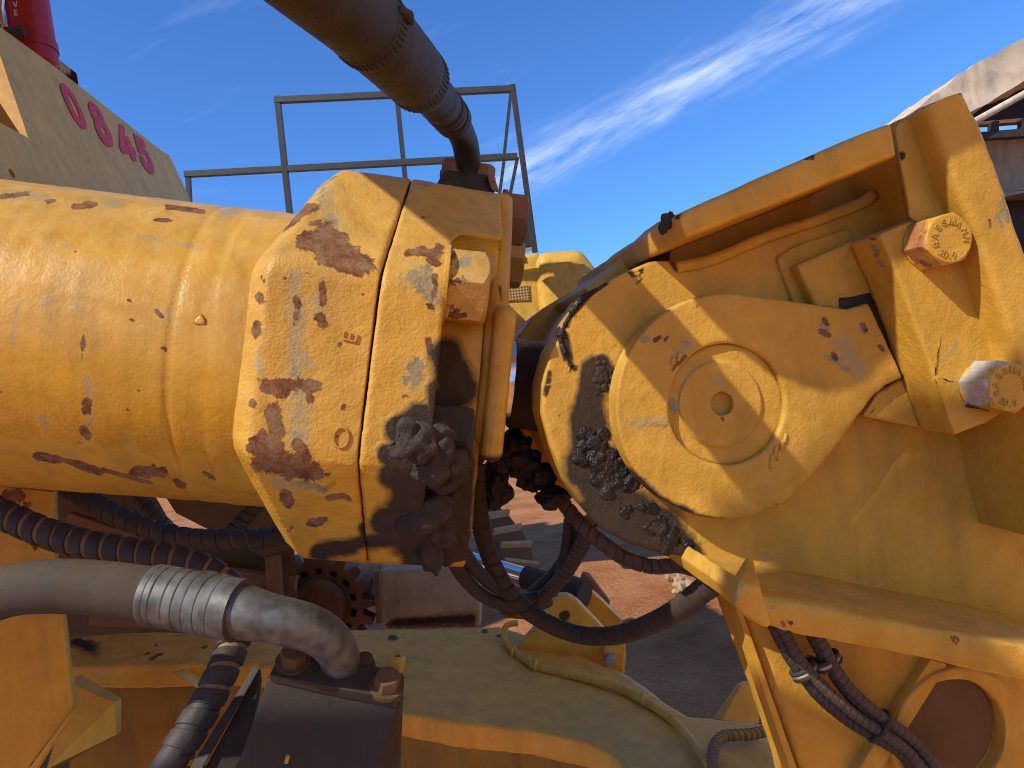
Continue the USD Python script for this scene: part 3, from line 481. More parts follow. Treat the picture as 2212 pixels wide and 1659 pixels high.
# grease squeezed out of the joint
rng = np.random.default_rng(5)
gl = []
def gm(px, py, D, r, seed, sq=(1, 1, 1), amp=.45): return blob(C(px, py, D), r * D / F, seed, amp, 3, sq, 1.7)
def mass(ms, L=.0042, it=22, amp=.007, freq=30., seed=3):
    u = Manifold.batch_boolean([mf(m) for m in ms], __import__('manifold3d').OpType.Add)
    t = cast(u, L, it, amp, freq, seed, .002); n = np.array(t.vertex_normals); v = np.array(t.vertices)
    return trimesh.Trimesh(v + n * ((meshkit.fbm(v * 130, 4, seed + 5) - .5) * .8 * amp)[:, None], t.faces, process=False)
for k, (x, y, D, r, sq) in enumerate([(905, 955, .745, 40, (1.1, .8, 1)), (870, 960, .735, 26, (1, .6, 1)), (945, 970, .76, 40, (1, .8, 1)), (975, 1000, .78, 36, (1, 1, .8)), (930, 1010, .765, 36, (1.2, 1, .9)), (990, 1015, .79, 26, (1, 1, 1.1)), (880, 935, .735, 26, (1, .5, 1.3)), (855, 975, .73, 20, (1.1, .4, 1)), (950, 940, .765, 34, (1.2, .8, .8)), (960, 1045, .80, 24, (1.2, 1, .6))]):
    gl.append(gm(x, y, D, r, k, sq))
cy.add('grease_lump', mass(gl), 'grease', kind='stuff', smooth=True, label='dried grey brown grease heaped at the collar edge')
g2 = [gm(x, y, D, r, 40 + k, sq, .5) for k, (x, y, D, r, sq) in enumerate([(930, 1090, .83, 40, (1.1, 1, 1)), (905, 1130, .82, 34, (1.3, .7, .8)), (950, 1130, .86, 40, (1, 1, 1.2)), (975, 1080, .86, 30, (1, 1, 1.2)), (985, 1160, .9, 26, (1, 1, 1)), (930, 1190, .87, 26, (1, 1, 1.6)), (960, 1200, .9, 16, (1, 1, 1.6)), (1000, 1120, .9, 22, (1, 1, 1.2))])]
cy.add('grease_lump', mass(g2, seed=5), 'grease', kind='stuff', smooth=True, label='black grease hanging below the collar')
g3 = [gm(x, y, D, r, 70 + k, sq, .5) for k, (x, y, D, r, sq) in enumerate([(1110, 960, 1.02, 30, (1.1, 1, 1)), (1130, 1000, 1.02, 36, (1, 1, 1)), (1160, 1030, 1.02, 34, (1.2, 1, 1)), (1200, 1070, 1.0, 34, (1.3, 1, .7)), (1085, 1000, 1.03, 18, (1, 1, 1)), (1070, 1040, 1.15, 30, (1, 1, 1.4)), (1065, 1080, 1.15, 24, (1, 1, 1.2)), (1085, 1060, 1.15, 24, (1, 1, 1.2))])]
cy.add('grease_lump', mass(g3, seed=7), 'grease_wet', kind='stuff', smooth=True, label='wet black grease under the rod eye')
cy.done()

# ------------------------------------------------------------------ the arm the cylinder is pinned to
ar = Thing('boom_linkage', 'yellow forked linkage holding the cylinder pin, with keeper plate and bolted clamp block', 'linkage')
ZC = .21
P = lambda pts, z: MF.poly(pts, z)
cheek_px = [(1188, 765), (1173, 829), (1171, 892), (1191, 967), (1223, 1042), (1261, 1094), (1306, 1147), (1376, 1182), (1481, 1207), (1593, 1234), (1625, 1235), (1640, 1245), (2215, 1400), (2400, 1440), (2360, 1300), (2240, 1000), (2150, 640), (2060, 390), (1960, 396), (1884, 428), (1859, 447), (1759, 485), (1659, 517), (1541, 566), (1463, 582), (1446, 562), (1403, 564), (1351, 588), (1306, 611), (1261, 640), (1226, 690)]
SOOT = {'grease': [(1285, 800, 1268, 900, 26, 1.25), (1268, 900, 1275, 1000, 32, 1.3), (1275, 1000, 1330, 1100, 46, 1.3), (1330, 1100, 1420, 1150, 48, 1.3), (1420, 1140, 1470, 1180, 30, 1.15), (1300, 780, 1310, 800, 14, 1.1), (1215, 725, 1225, 770, 10, 1.15), (1226, 690, 1270, 640, 5, 1.0), (1270, 640, 1310, 612, 4, .95), (1230, 775, 1235, 800, 6, 1.0), (1188, 800, 1178, 850, 5, .9), (1385, 580, 1380, 610, 3.5, 1.0), (1360, 588, 1366, 592, 5, .9), (1260, 1095, 1310, 1150, 18, .8), (1240, 950, 1260, 1060, 14, .5), (1500, 1180, 1520, 1215, 12, .75), (1450, 562, 1460, 580, 8, .7)],
        'rust': [(1209, 896, 1210, 896, 4.5), (1243, 798, 1244, 800, 4)], 'scuff': [(1610, 1195, 1680, 1210, 18, .6)]}
pl = ext(P(cheek_px, ZC), ZC, .085, .004)
ar.add('near_cheek', W(cast(pl, .0065, 5, .0007, 45, 11, .0012)), 'yellow_arm', smooth=40, marks=SOOT, label='near cheek plate rounded round the pin, sooty beside the keeper')
far_px = [(1426, 477), (1331, 565), (1286, 600), (1240, 628), (1181, 662), (1151, 685), (1118, 728), (1108, 765), (1100, 900), (1150, 1050), (1500, 1150), (2040, 1200), (2040, 360), (1900, 330)]
ar.add('far_cheek', W(cast(ext(P(far_px, -.115), -.115, .09, .004), .012, 4)), 'yellow_arm', smooth=40)
# roof between the cheeks, lies along the sloping top line
def strip(pts, z1, t, th):   # a bent plate: polyline seen at depth z1, th thick downwards, reaching t back
    a = np.array(P(pts, z1)); n = []
    for i in range(len(a)):
        d = a[min(i + 1, len(a) - 1)] - a[max(i - 1, 0)]; d /= np.linalg.norm(d); n.append([d[1], -d[0]])
    return ext(list(a) + list((a + np.array(n) * th)[::-1]), z1, t)
ar.add('roof_plate', W(cast(strip([(1262, 622), (1300, 597), (1360, 545), (1426, 482), (1470, 470)], .11, .25, .03), .01, 3)), 'yellow_arm', smooth=40)
fl = ext(P([(1463, 462), (1659, 375), (1834, 300), (1926, 265), (1939, 335), (1776, 400), (1659, 447), (1481, 515)], .325), .325, .50, .004)
ar.add('top_flange', W(cast(fl, .008, 5, .0008, 40, 14)), 'yellow_arm', smooth=40, marks={'rust': [(1735, 344, 1760, 336, 3)], 'grease': [(1462, 470, 1470, 465, 5, .8)]})
ar.add('recess_plate', W(ext(P([(1440, 600), (1452, 520), (1490, 480), (1930, 290), (1990, 480), (1700, 640)], .165), .165, .05)), 'yellow_arm')
ar.add('weld_bead', W(tube(MF.w(np.zeros((0, 3))) if False else spline([[*MF.hit(x, y, ZC), ZC] for x, y in ((1462, 578), (1541, 560), (1659, 510), (1759, 478), (1859, 440), (1886, 422))], 60), .0065 + .0015 * meshkit.noise(np.stack([np.arange(60) * .5] * 3, 1), 3), 14)), 'yellow_arm', smooth=True)
ar.add('grease_lump', mass([gm(x, y, .74, r, 90 + k, (1, 1, 1.2), .5) for k, (x, y, r) in enumerate([(1440, 478, 13), (1432, 492, 11), (1448, 470, 10)])], .003, 4, .003, 80., 15), 'grease', smooth=True, kind='stuff')
# upright post plate on the right
post_f = [(2000, 225), (2085, 195), (2100, 235), (2125, 290), (2175, 430), (2225, 600), (2300, 850), (2330, 1000), (2212, 800), (2169, 660), (2131, 560), (2055, 420)]
zp = .33
pf = ext(P([(2002, 226), (2084, 196), (2098, 232), (2125, 290), (2175, 425), (2232, 600), (2300, 800), (2420, 1180), (2300, 1180), (2190, 740), (2120, 530), (2055, 372)], zp), zp, .50, .003)
ar.add('post_plate', W(cast(pf, .008, 5, .0012, 40, 15, .002)), 'yellow_arm', smooth=40, marks={'rust': [(2075, 200, 2082, 212, 4), (2140, 480, 2138, 490, 4)], 'bare': [(2165, 440, 2175, 470, 14), (2150, 465, 2170, 480, 10), (2180, 420, 2175, 440, 8)]})
# left face of the post leans back to the flange end
wedge = hull(np.vstack([np.c_[P([(1930, 276), (1986, 234), (2004, 228), (2055, 372), (2120, 530), (2130, 560), (2110, 575), (1965, 470), (1945, 340)], .30), np.full(9, .30)][:, :3], np.c_[P([(1930, 276), (1986, 234), (2130, 560), (1950, 470)], .2), np.full(4, .2)]]))
ar.add('gusset', W(cast(wedge, .007, 6, .0014, 38, 16, .002)), 'yellow_arm', smooth=40, marks={'grease': [(1945, 334, 1955, 338, 5, 1.1)]})
# keeper plate with its pin recess
th = np.linspace(0, 2 * np.pi, 120); kc = np.array(MF.hit(1570, 877, .25)); KR = .1305
disc = Polygon([(kc[0] + KR * math.cos(a), kc[1] + KR * math.sin(a)) for a in th])
armp = Polygon(P([(1570, 632), (1659, 643), (1784, 662), (1834, 667), (1876, 655), (1950, 817), (1916, 832), (1891, 853), (1854, 902), (1784, 994), (1734, 1050), (1684, 1093), (1570, 1000)], .25))
kp = disc.union(armp).buffer(.004).buffer(-.004)
keeper = ext(np.array(kp.exterior.coords)[:-1], .25, .037)
pc = np.array(MF.hit(1571, 874, .25)); pi2 = np.array(MF.hit(1560, 872, .245))
keeper -= cyl_z(pc, .0705, .27, .034, 72)
keeper_m = cast(keeper, .0045, 5, .0008, 60, 21, .001)
KM = {'rust': [(1460, 790, 1480, 770, 4), (1452, 800, 1456, 795, 4), (1415, 735, 1425, 728, 5), (1435, 735, 1440, 730, 4), (1800, 765, 1806, 775, 6), (1772, 715, 1790, 725, 6), (1900, 748, 1908, 756, 5), (1780, 690, 1786, 700, 6, .9), (1862, 700, 1870, 715, 5)],
      'bare': [(1385, 735, 1400, 735, 7), (1475, 740, 1485, 742, 8, .8), (1775, 705, 1785, 715, 8), (1860, 705, 1866, 716, 8), (1790, 770, 1810, 780, 9), (1820, 790, 1830, 800, 8, .9)],
      'scuff': [(1820, 740, 1860, 800, 22), (1460, 770, 1490, 745, 14), (1370, 915, 1430, 910, 14)],
      'grease': [(1355, 1020, 1410, 1075, 14, .95), (1410, 1075, 1490, 1110, 12, .85), (1490, 1110, 1560, 1122, 7, .6), (1380, 915, 1435, 920, 12, .35)]}
kk = ar.add('keeper_plate', W(keeper_m), 'yellow_arm', smooth=40, marks=KM, label='round keeper plate over the pin with a tongue to the right')
pin = cyl_z(pc, .0703, .2425, .1, 72) - cyl_z(pi2, .0135, .3, .08, 32)
pin = pin + (cyl_z((pc[0] - .006, pc[1]), .050, .2455, .05, 72) - cyl_z(pi2, .0135, .3, .09, 32))
ar.add('pin_end', W(cast(pin, .004, 4, .0005, 70, 22, .0006)), 'yellow_arm', smooth=40, marks={'bare': [(1452, 865, 1455, 885, 8)], 'scuff': [(1540, 830, 1560, 825, 10, .7)], 'rust': [(1560, 905, 1562, 906, 4)]})
ar.add('centre_plug', W(cast(blob(np.array([*pi2, .222]), .0115, 3, .3, 3, (1, 1, .5)), .003, 0)), 'primer_grey', smooth=True)
# drips of paint on the recess rim
dr = []
for k, (x, y, L_) in enumerate([(1690, 955, 26), (1683, 975, 22), (1668, 985, 34), (1697, 940, 20), (1676, 965, 30), (1455, 775, 14), (1468, 765, 16)]):
    h = np.array([*MF.hit(x, y, .25), .2505]); h2 = np.array([*MF.hit(x - 3, y + L_ * .7, .25), .2505]); dr.append(rbox([h, h2], .0024))
ar.add('paint_drip', W(cat(*dr)), 'yellow_arm', smooth=True, kind='stuff', parent=kk)
# seat blocks beneath the clamp
ar.add('seat_block', W(cast(ext(P([(1722, 572), (1835, 524), (1900, 505), (1960, 640), (1900, 655), (1876, 640), (1812, 642), (1815, 668), (1765, 664)], .235), .235, .03, .003), .006, 4)), 'yellow_arm', smooth=40)
ar.add('seat_frame', W(cast(ext(P([(1678, 556), (1720, 528), (1835, 492), (1850, 520), (1722, 572), (1768, 668), (1716, 660)], .216), .216, .02, .006), .006, 5)), 'yellow_arm', smooth=40, label='smeared weld round the clamp seat')
ar.add('seat_block', W(cast(ext(P([(1862, 900), (1895, 850), (1960, 815), (2010, 930), (1995, 923)], .238), .238, .03, .003), .006, 4)), 'yellow_arm', smooth=40)
ar.add('gap_shade', W(ext(P([(1812, 648), (1880, 632), (1890, 655), (1815, 668)], .236), .236, .02)), 'black_paint', label='black strip standing for the shaded gap under the clamp')  # black strip painted as the shadow in the gap
zb = .295
blk = ext(P([(1899, 507), (2076, 431), (2131, 570), (2169, 667), (2218, 800), (2222, 860), (2131, 915), (2062, 940), (2019, 815), (1934, 585)], zb), zb, .055, .003)
cb = ar.add('clamp_block', W(cast(blk, .005, 6, .0011, 50, 31, .0012)), 'yellow_arm', smooth=40, label='thick clamp block bolted across the keeper tongue', marks={
    'bare': [(1885, 530, 1895, 545, 9), (1900, 565, 1908, 578, 6), (1838, 535, 1868, 610, 5, .9)], 'rust': [(2130, 480, 2135, 485, 5), (1880, 515, 1890, 517, 4, .8)], 'scuff': [(2050, 770, 2065, 740, 5)]})
def stamped(o, zdir, up, txt, txt2, R, h):
    """Raised lettering round the face of a bolt head."""
    up = nz(up - (up @ zdir) * zdir); xd = np.cross(up, zdir); ms = []
    for s_, a0, a1, flip in ((txt, 205, 5, False), (txt2, 240, 290, True)):
        for k, ch in enumerate(s_):
            a = math.radians(a0 + (a1 - a0) * k / max(1, len(s_) - 1)); rad = math.cos(a) * xd + math.sin(a) * up; tan = -math.sin(a) * xd + math.cos(a) * up
            X, Y = (-tan, rad) if not flip else (tan, -rad)
            t = meshkit.text_mesh(ch, h, .0014, True); v = np.array(t.vertices); v[:, 0] -= v[:, 0].mean(); v[:, 1] -= h / 2
            p = o + rad * R; ms.append(trimesh.Trimesh(p + v[:, :1] * X + v[:, 1:2] * Y + v[:, 2:] * np.cross(X, Y), t.faces, process=False))
    return cat(*ms)
hb = .036
for k, (px_, py_, mat, mk, spin, dz) in enumerate([(2052, 515, 'yellow_copper_chip', {'bare': [(1962, 480, 1972, 550, 30, 1.2), (1985, 562, 2040, 590, 16, 1.1), (2080, 560, 2095, 540, 5, .9)], 'rust': [(1990, 566, 2010, 575, 4)]}, .50, 0.0), (2184, 836, 'yellow_pale_chip', {'bare': [(2090, 800, 2096, 850, 34, 1.3), (2105, 782, 2170, 770, 18, 1.2)], 'grease': [(2090, 880, 2130, 895, 10, .9)]}, .05, .004)]):
    fx, fy = MF.hit(px_, py_, zb + hb + dz)
    b = ar.add('bolt', along(cast(hexa(.053, hb + dz, .10), .004, 0, .0004, 90, k + 60, 0), mw(fx, fy, zb), MF.z, spin), mat, smooth=28, marks=mk, label=('hex bolt head at the top of the clamp, rust on its side' if k == 0 else 'lower hex bolt head with flaked pale side'))
    ar.add('stamped_lettering', stamped(mw(fx, fy, zb + hb + dz - .0003), MF.z, MF.y, 'RASSMANN', '10.9', .0182, .0068), mat, parent=b, smooth=30)
    ar.add('weld_bead', along(lathe([(.024, 0), (.0285, 0), (.0275, .003), (.024, .004)], 40), mw(fx, fy, zb - .0005), MF.z), mat, parent=b, smooth=True)
# bottom flange, broad plate with a torn end
ZF = .375
def flange_solid():
    topf = P([(1622, 1262), (1640, 1288), (2212, 1395), (2600, 1470)], ZF); botf = P([(1606, 1300), (1622, 1336), (1700, 1365), (2212, 1472), (2600, 1560)], ZF)
    return ext(list(topf) + list(botf)[::-1], ZF, .66, .003)
ar.add('bottom_flange', W(cast(flange_solid(), .0085, 5, .0014, 40, 41, .002)), 'yellow_arm', smooth=40, marks={'scuff': [(1640, 1230, 1900, 1290, 26, .5), (1700, 1260, 2200, 1360, 30, .6), (1595, 1290, 1610, 1220, 14)], 'rust': [(1826, 1331, 1832, 1333, 5), (2060, 1378, 2066, 1384, 7), (1690, 1350, 1705, 1348, 6), (1835, 1362, 1838, 1364, 3)], 'bare': [(1668, 1298, 1672, 1310, 7), (1590, 1265, 1600, 1240, 8)]})
ar.add('torn_plate_end', W(cast(rbox([[*MF.hit(x, y, z), z] for x, y, z in ((1600, 1268, ZF), (1592, 1300, ZF), (1612, 1322, ZF), (1630, 1330, ZF), (1655, 1345, ZF), (1632, 1270, ZF), (1612, 1240, ZF - .03), (1585, 1262, ZF - .04), (1618, 1212, ZF - .07))], .004), .006, 3, .002)), 'yellow_arm', smooth=40, label='bent and torn left end of the bottom flange', marks={'bare': [(1590, 1300, 1590, 1260, 6, .8)]})
# lower web under the flange
web = ext(P([(1592, 1290), (1700, 1350), (2212, 1440), (2600, 1500), (2600, 2100), (1830, 2100), (1728, 1665)], .12), .12, .10)
ar.add('lower_web', W(cast(web, .012, 3)), 'yellow_arm', smooth=40, marks={'grease': [(1990, 1650, 2100, 1650, 20, .5), (1850, 1480, 1845, 1560, 3, .5)]})
ar.add('web_lip', W(ext(P([(1584, 1296), (1594, 1292), (1732, 1690), (1716, 1690)], .132), .132, .03)), 'yellow_arm')
# hollow on the lower right: stiffener and round boss
ar.add('stiffener', W(ext(P([(2010, 1425), (2048, 1435), (1880, 1700), (1830, 1700)], .136), .136, .02, .004)), 'yellow_arm')
bs = cyl_z(MF.hit(2085, 1605, .15), .10, .14, .03, 56) - cyl_z(MF.hit(2070, 1600, .15), .080, .3, .4, 56)
ar.add('boss_ring', W(cast(bs, .008, 4)), 'yellow_arm', smooth=40, label='yellow rim of the round hollow below the flange')
ar.add('boss_floor', W(cyl_z(MF.hit(2062, 1590, .15), .078, .1275, .01, 56)), 'brown_grime_shade')  # dark brown put in for the shade down in the hollow
# wet grease smeared between cheek and keeper
gr = np.random.default_rng(17); spk = []
def flat(px_, py_, r, k, h=.35): 
    m = tm(blob(np.zeros(3), r, k, .45, 3, (1, 1, h))); v = np.array(m.vertices) + [*MF.hit(px_, py_, ZC), ZC - .001]; return W(trimesh.Trimesh(v, m.faces, process=False))
for k in range(120):
    t = gr.random(); x = 1262 + 195 * t + gr.normal(0, 16); y = 965 + 200 * t + gr.normal(0, 18)
    if (x - 1570) ** 2 + (y - 877) ** 2 < 258 ** 2: continue
    spk.append(flat(x, y, gr.uniform(.004, .012), k, .3))
ar.add('grease_lump', mass(spk, .0028, 5, .0030, 80., 11), 'grease_wet', smooth=True, kind='stuff', label='wet black grease smeared beside the keeper plate')
sp2 = [flat(1302 + gr.normal(0, 8), 815 + gr.normal(0, 20), gr.uniform(.002, .0045), k + 100, .5) for k in range(40)]
ar.add('grease_lump', cat(*sp2), 'grease', smooth=True, kind='stuff', label='dark granular grease above the sooty band')
_q = spline(np.array([[*MF.hit(x, y, ZC), ZC - .001] for x, y in ((1290, 622), (1262, 641), (1240, 668), (1226, 692), (1213, 718), (1213, 742), (1222, 766), (1236, 792))]), 60); lp = [W(tube(_q, .0012 + .0045 * meshkit.noise(np.stack([np.arange(60) * .45] * 3, 1), 8) * np.sin(np.linspace(.25, 3.0, 60)), 12))]
ar.add('grease_lump', mass(lp, .0022, 2, .0022, 110., 13), 'grease_wet', smooth=True, kind='stuff', label='shiny black grease on the cheek edge')
ar.done()
#REST
# ------------------------------------------------------------------ the thick hose coming down to the cylinder's port
def path(pts, n=90): return spline(C3(pts), n)
def rad(pts_r, n, D): return np.interp(np.linspace(0, 1, n), np.linspace(0, 1, len(pts_r)), pts_r)
hs = Thing('hydraulic_hose', 'thick black hose in a dusty sheath curving down to the port on the cylinder', 'hose')
hp = [(1012, 395, 1.0), (1011, 350, .985), (1003, 305, .95), (985, 268, .895), (958, 232, .82), (900, 168, .70), (835, 98, .625), (765, 30, .57), (680, -45, .52), (560, -150, .465), (420, -260, .42)]
HR = 1 / 1.27   # all radii below were measured for a depth of 0.8
full = path(hp, 400); fx_, fy_, fd_ = to_px(full)
def seg(y0, y1, n=80):     # stretch of the hose between two heights of the picture
    k = np.where((fy_ <= y0) & (fy_ >= y1))[0]; return spline(full[k[::max(1, len(k) // 24)]], n)
hs.add('port_pipe', tube(seg(400, 225, 60), .0183, 28), 'black_paint', smooth=50)
q_ = seg(262, 150, 110); hs.add('hose', tube(q_, .0232 + .0006 * np.sin(np.linspace(0, 30, 110)) * (np.linspace(0, 1, 110) < .6) - .002 * (np.linspace(0, 1, 110) < .02), 32), 'rubber_sheath', smooth=50)
for k in (14, 26, 33): hs.add('tape_ring', tube(q_[k:k + 3], .0242, 32), 'rubber_sheath', smooth=50)
q_ = seg(185, 48, 120); t_ = np.linspace(0, 1, 120)
hs.add('sheath', tube(q_, np.interp(t_, [0, .04, .1, .3, .55, .8, 1], [.0245, .0295, .0312, .0325, .0335, .0333, .033]) + .0009 * (meshkit.noise(np.stack([t_ * 9, t_ * 0, t_ * 0], 1), 4) - .5), 40), 'rubber_sheath', smooth=50)
def band(y0, y1, r0, r1, teeth):
    p = seg(y0, y1, 14); b = hs.add('band', tube(p, np.r_[r0 - .002, np.linspace(r0, r1, 12), r1 - .002], 44), 'rubber_sheath', smooth=40)
    t, a, c = frames(p); n = 44; ms = []
    for k in range(n):
        an = 2 * np.pi * k / n; m = 7; rr_ = (r0 + r1) / 2; d = math.cos(an) * a[m] + math.sin(an) * c[m]
        ms.append(bar(p[3] + d * (rr_ + .0002), p[10] + d * (rr_ + .0002), .0018, .0016, d))
    hs.add('band_teeth', cat(*ms), 'black_paint', parent=b, smooth=False, kind='stuff')
band(178, 150, .0312, .0325, 40); band(72, 45, .0342, .0346, 40)
q_ = seg(66, -260, 90); hs.add('sheath', tube(q_, np.linspace(.0337, .036, 90), 40), 'rubber_sheath', smooth=50)
hs.add('sheath_seam', tube(seg(165, 60, 40) + (np.array([-.25, -.62, -.75]) @ C2W) * .0322, .0018, 8), 'grease_wet')
hs.add('clip', cast(rbox(C3([(866, 22, .575), (885, 30, .58), (888, 46, .585), (868, 20, .60), (885, 30, .61)]), .003), .004, 2, .001), 'rubber_sheath', smooth=40)
hs.add('tan_strip', tube(seg(30, -260, 60) + (np.array([-.62, -.55, -.56]) @ C2W) * .0235, .0135, 18), 'yellow_faded', smooth=50, label='dusty tan strip along the underside of the upper sheath')
pbk = hull(np.vstack([MF.w([[x, y, z] for x, y, z in [(*MF.hit(a, b, zz), zz)]])[0] for a, b, zz in ((940, 402, .06), (962, 366, .04), (1060, 378, .04), (1068, 412, .06), (965, 362, -.05), (1062, 374, -.05), (945, 400, -.08), (1068, 412, -.08), (950, 425, .06), (1068, 428, .06))]))
hs.add('port_flange', cast(pbk, .005, 3), 'black_paint', smooth=35)
hs.add('port_flange_edge', cast(hull(np.vstack([MF.w([[*MF.hit(a, b, zz), zz]])[0] for a, b, zz in ((1050, 376, .06), (1068, 382, .06), (1062, 412, .066), (1080, 418, .062), (1060, 376, -.02), (1080, 415, -.02))])), .005, 3), 'rust_bolt')
for a, b, r_ in ((977, 357, 'rust_bolt'), (1046, 368, 'rust_bolt')):
    o = mw(*MF.hit(a, b + 9, .02), .02); bb = hs.add('bolt', along(hexa(.027, .018), o - MF.y * .006, MF.y, .3), r_, smooth=25); hs.add('washer', along(cyl_z((0, 0), .017, 0, .008, 28), o - MF.y * .004, MF.y), 'rust_bolt', parent=bb)
hs.done()

# ------------------------------------------------------------------ lower left: grey hose with crimped ferrule and galvanised elbow on a black block
gh = Thing('hose_with_elbow', 'fat grey hose with a crimped ferrule and galvanised elbow pipe', 'hose')
gh.add('hose', tube(path([(-260, 1500, .80), (-150, 1400, .79), (-60, 1312, .78), (20, 1276, .77), (110, 1266, .755), (210, 1270, .745), (345, 1287, .735)], 80), .0288, 36), 'rubber_grey', smooth=50)
n = 150; t = np.linspace(0, 1, n); p = path([(326, 1283, .735), (420, 1300, .73), (519, 1319, .722)], n)
rf = .0315 + .0 * t; 
for c_, a_ in zip((.09, .16, .30, .41, .53, .66, .80), (.6, 1, .9, 1, .7, 1, .6)): rf = rf - .0011 * a_ * np.exp(-((t - c_) / .007) ** 2)
rf = rf - .0012 * np.clip((.04 - t) / .04, 0, 1) + np.where(t > .93, .0006, 0); rf[-1] = .024; rf[0] = .0285
gh.add('ferrule', tube(p, rf, 44), 'galvanised', smooth=30)
gh.add('elbow_pipe', tube(path([(508, 1317, .722), (560, 1330, .722), (620, 1343, .725), (672, 1358, .735), (712, 1384, .755), (733, 1420, .785), (737, 1470, .82)], 70), np.interp(np.linspace(0, 1, 70), [0, .08, .16, .5, 1], [.0272, .0268, .0245, .0232, .0215]), 40), 'galvanised', smooth=50)
gh.done()
bk = Thing('flange_block', 'black steel manifold block with four bolts below the galvanised elbow', 'manifold block')
top = C3([(615, 1394, .812), (873, 1459, .812), (863, 1516, .77), (580, 1459, .77)])
bk.add('body', cast(hull(np.vstack([top, C3([(470, 1780, .75), (780, 1800, .75), (560, 1780, 1.1), (860, 1780, 1.1)])])), .008, 4, .0008), 'black_box', smooth=35)
bf = plane3((580, 1459, .77), (863, 1516, .77), (615, 1394, .812))
def bw(px_, py_, z): return bf.w(np.array([[*bf.hit(px_, py_, z), z]]))[0]
bk.add('cover_plate', bf.world(cast(ext(bf.poly([(580, 1459), (863, 1516), (873, 1459), (615, 1394)], .006), .008, .012, .002), .007, 3)), 'black_paint', smooth=35)
for k, (a, b, s_) in enumerate(((633, 1421, .026), (835, 1474, .026), (710, 1409, .018), (786, 1428, .018))):
    z0 = .008 if k < 2 else .002; o = bw(a, b + 8, z0); bb = bk.add('bolt', along(cast(hexa(s_, .016 if k < 2 else .012), .003, 2, .0004, 90, k, 0), o, bf.z, .4 * k), ('brown_grime_shade', 'brown_grime_shade', 'black_paint', 'black_paint')[k], smooth=28)
    bk.add('washer', along(cyl_z((0, 0), s_ * .75, .001, .005, 28), o, bf.z), 'brown_grime_shade', parent=bb)
bk.add('paint_run', rod(C(618, 1648, .742), C(622, 1632, .742), .0022, 8), 'yellow_arm')
bk.done()
an = Thing('steel_angle', 'blue black steel angle bar slanting between hose and manifold block', 'angle bar')
an.add('flange_strip', hull(C3([(548, 1440, .98), (563, 1442, .98), (420, 1690, .90), (390, 1690, .90), (552, 1444, .99), (400, 1692, .92)])), 'black_paint')
an.add('web_plate', hull(C3([(562, 1441, .985), (566, 1470, .985), (530, 1700, .92), (421, 1700, .905), (566, 1470, 1.0), (530, 1700, .94)])), 'black_box')
an.done()

# ------------------------------------------------------------------ spirally wrapped hoses
def spiral(label, pts, rpx, pitchpx, mat='rubber', under='rubber_dusty', cover=.85, group=None, n=140, wob=.06, hand=1, name='wrapped_hose', th=.0028, seed=3, bare_to=None, end_from=None):
    D = np.mean([q[2] for q in pts]); r = rpx * D / F; t = Thing(name, label, 'hose', group); p = path(pts, n)
    t.add('hose', tube(p, r * .93, 18), under, smooth=50)
    pw_ = p if bare_to is None else p[:int(n * bare_to)]
    t.add('spiral_wrap', wrap(pw_, r * .93 + .0002, pitchpx * D / F, cover, th, 18, wob, hand, seed), mat, smooth=40)
    if end_from: t.add('hose_end', tube(p[int(n * end_from):], r * .94 + .0004, 18), 'rubber', smooth=50)
    return t.done()
spiral('black wrapped hose with tan gaps sagging below the barrel and passing behind the ferrule', [(-160, 1040, 1.0), (-60, 1080, 1.0), (30, 1122, .99), (110, 1155, .98), (200, 1180, .97), (300, 1197, .965), (390, 1214, .96), (455, 1238, .955), (500, 1275, .95), (520, 1330, .95), (505, 1390, .93), (478, 1455, .90), (440, 1530, .875), (395, 1605, .85), (340, 1690, .83)], 31, 40, under='rubber_tan', cover=.76, n=260, bare_to=.95, seed=5, end_from=.86)
spiral('black wrapped hose running under the barrel to the collar, uppermost of those at left', [(90, 1010, 1.22), (160, 1062, 1.22), (250, 1112, 1.22), (330, 1146, 1.22), (410, 1163, 1.22), (500, 1166, 1.22), (590, 1160, 1.25), (700, 1130, 1.3)], 20, 28, under='rubber_tan', cover=.93, seed=6)
spiral('thin black hose dropping behind the uppermost wrapped hose', [(270, 1040, 1.4), (310, 1085, 1.4), (345, 1125, 1.4), (385, 1160, 1.42), (430, 1190, 1.45)], 14, 24, cover=.95, seed=7)
spiral('black hose slanting up behind the bottom corner of the collar', [(470, 1175, 1.5), (510, 1140, 1.5), (550, 1098, 1.5), (600, 1040, 1.5)], 15, 20, cover=.9, seed=8)
spiral('long dusty wrapped hose looping from the cylinder gland down and up to the arm', [(1026, 960, 1.08), (1026, 1010, 1.09), (1029, 1065, 1.11), (1037, 1125, 1.14), (1054, 1190, 1.18), (1078, 1245, 1.21), (1118, 1300, 1.23), (1180, 1345, 1.23), (1255, 1372, 1.22), (1330, 1372, 1.15), (1400, 1350, 1.06), (1462, 1318, .97), (1515, 1278, .90), (1570, 1236, .86), (1610, 1210, .90)], 18.5, 42, mat='rubber_grey', under='rubber', cover=.965, n=260, hand=-1, seed=9)
spiral('dark dusty hose from the rod eye sagging under the cheek plate', [(1215, 1085, 1.1), (1262, 1140, 1.08), (1308, 1178, 1.07), (1352, 1207, 1.07), (1410, 1224, 1.07), (1470, 1222, 1.06), (1530, 1245, 1.06), (1590, 1292, 1.08), (1640, 1330, 1.1)], 13, 22, mat='rubber_dusty', cover=.95, seed=10)
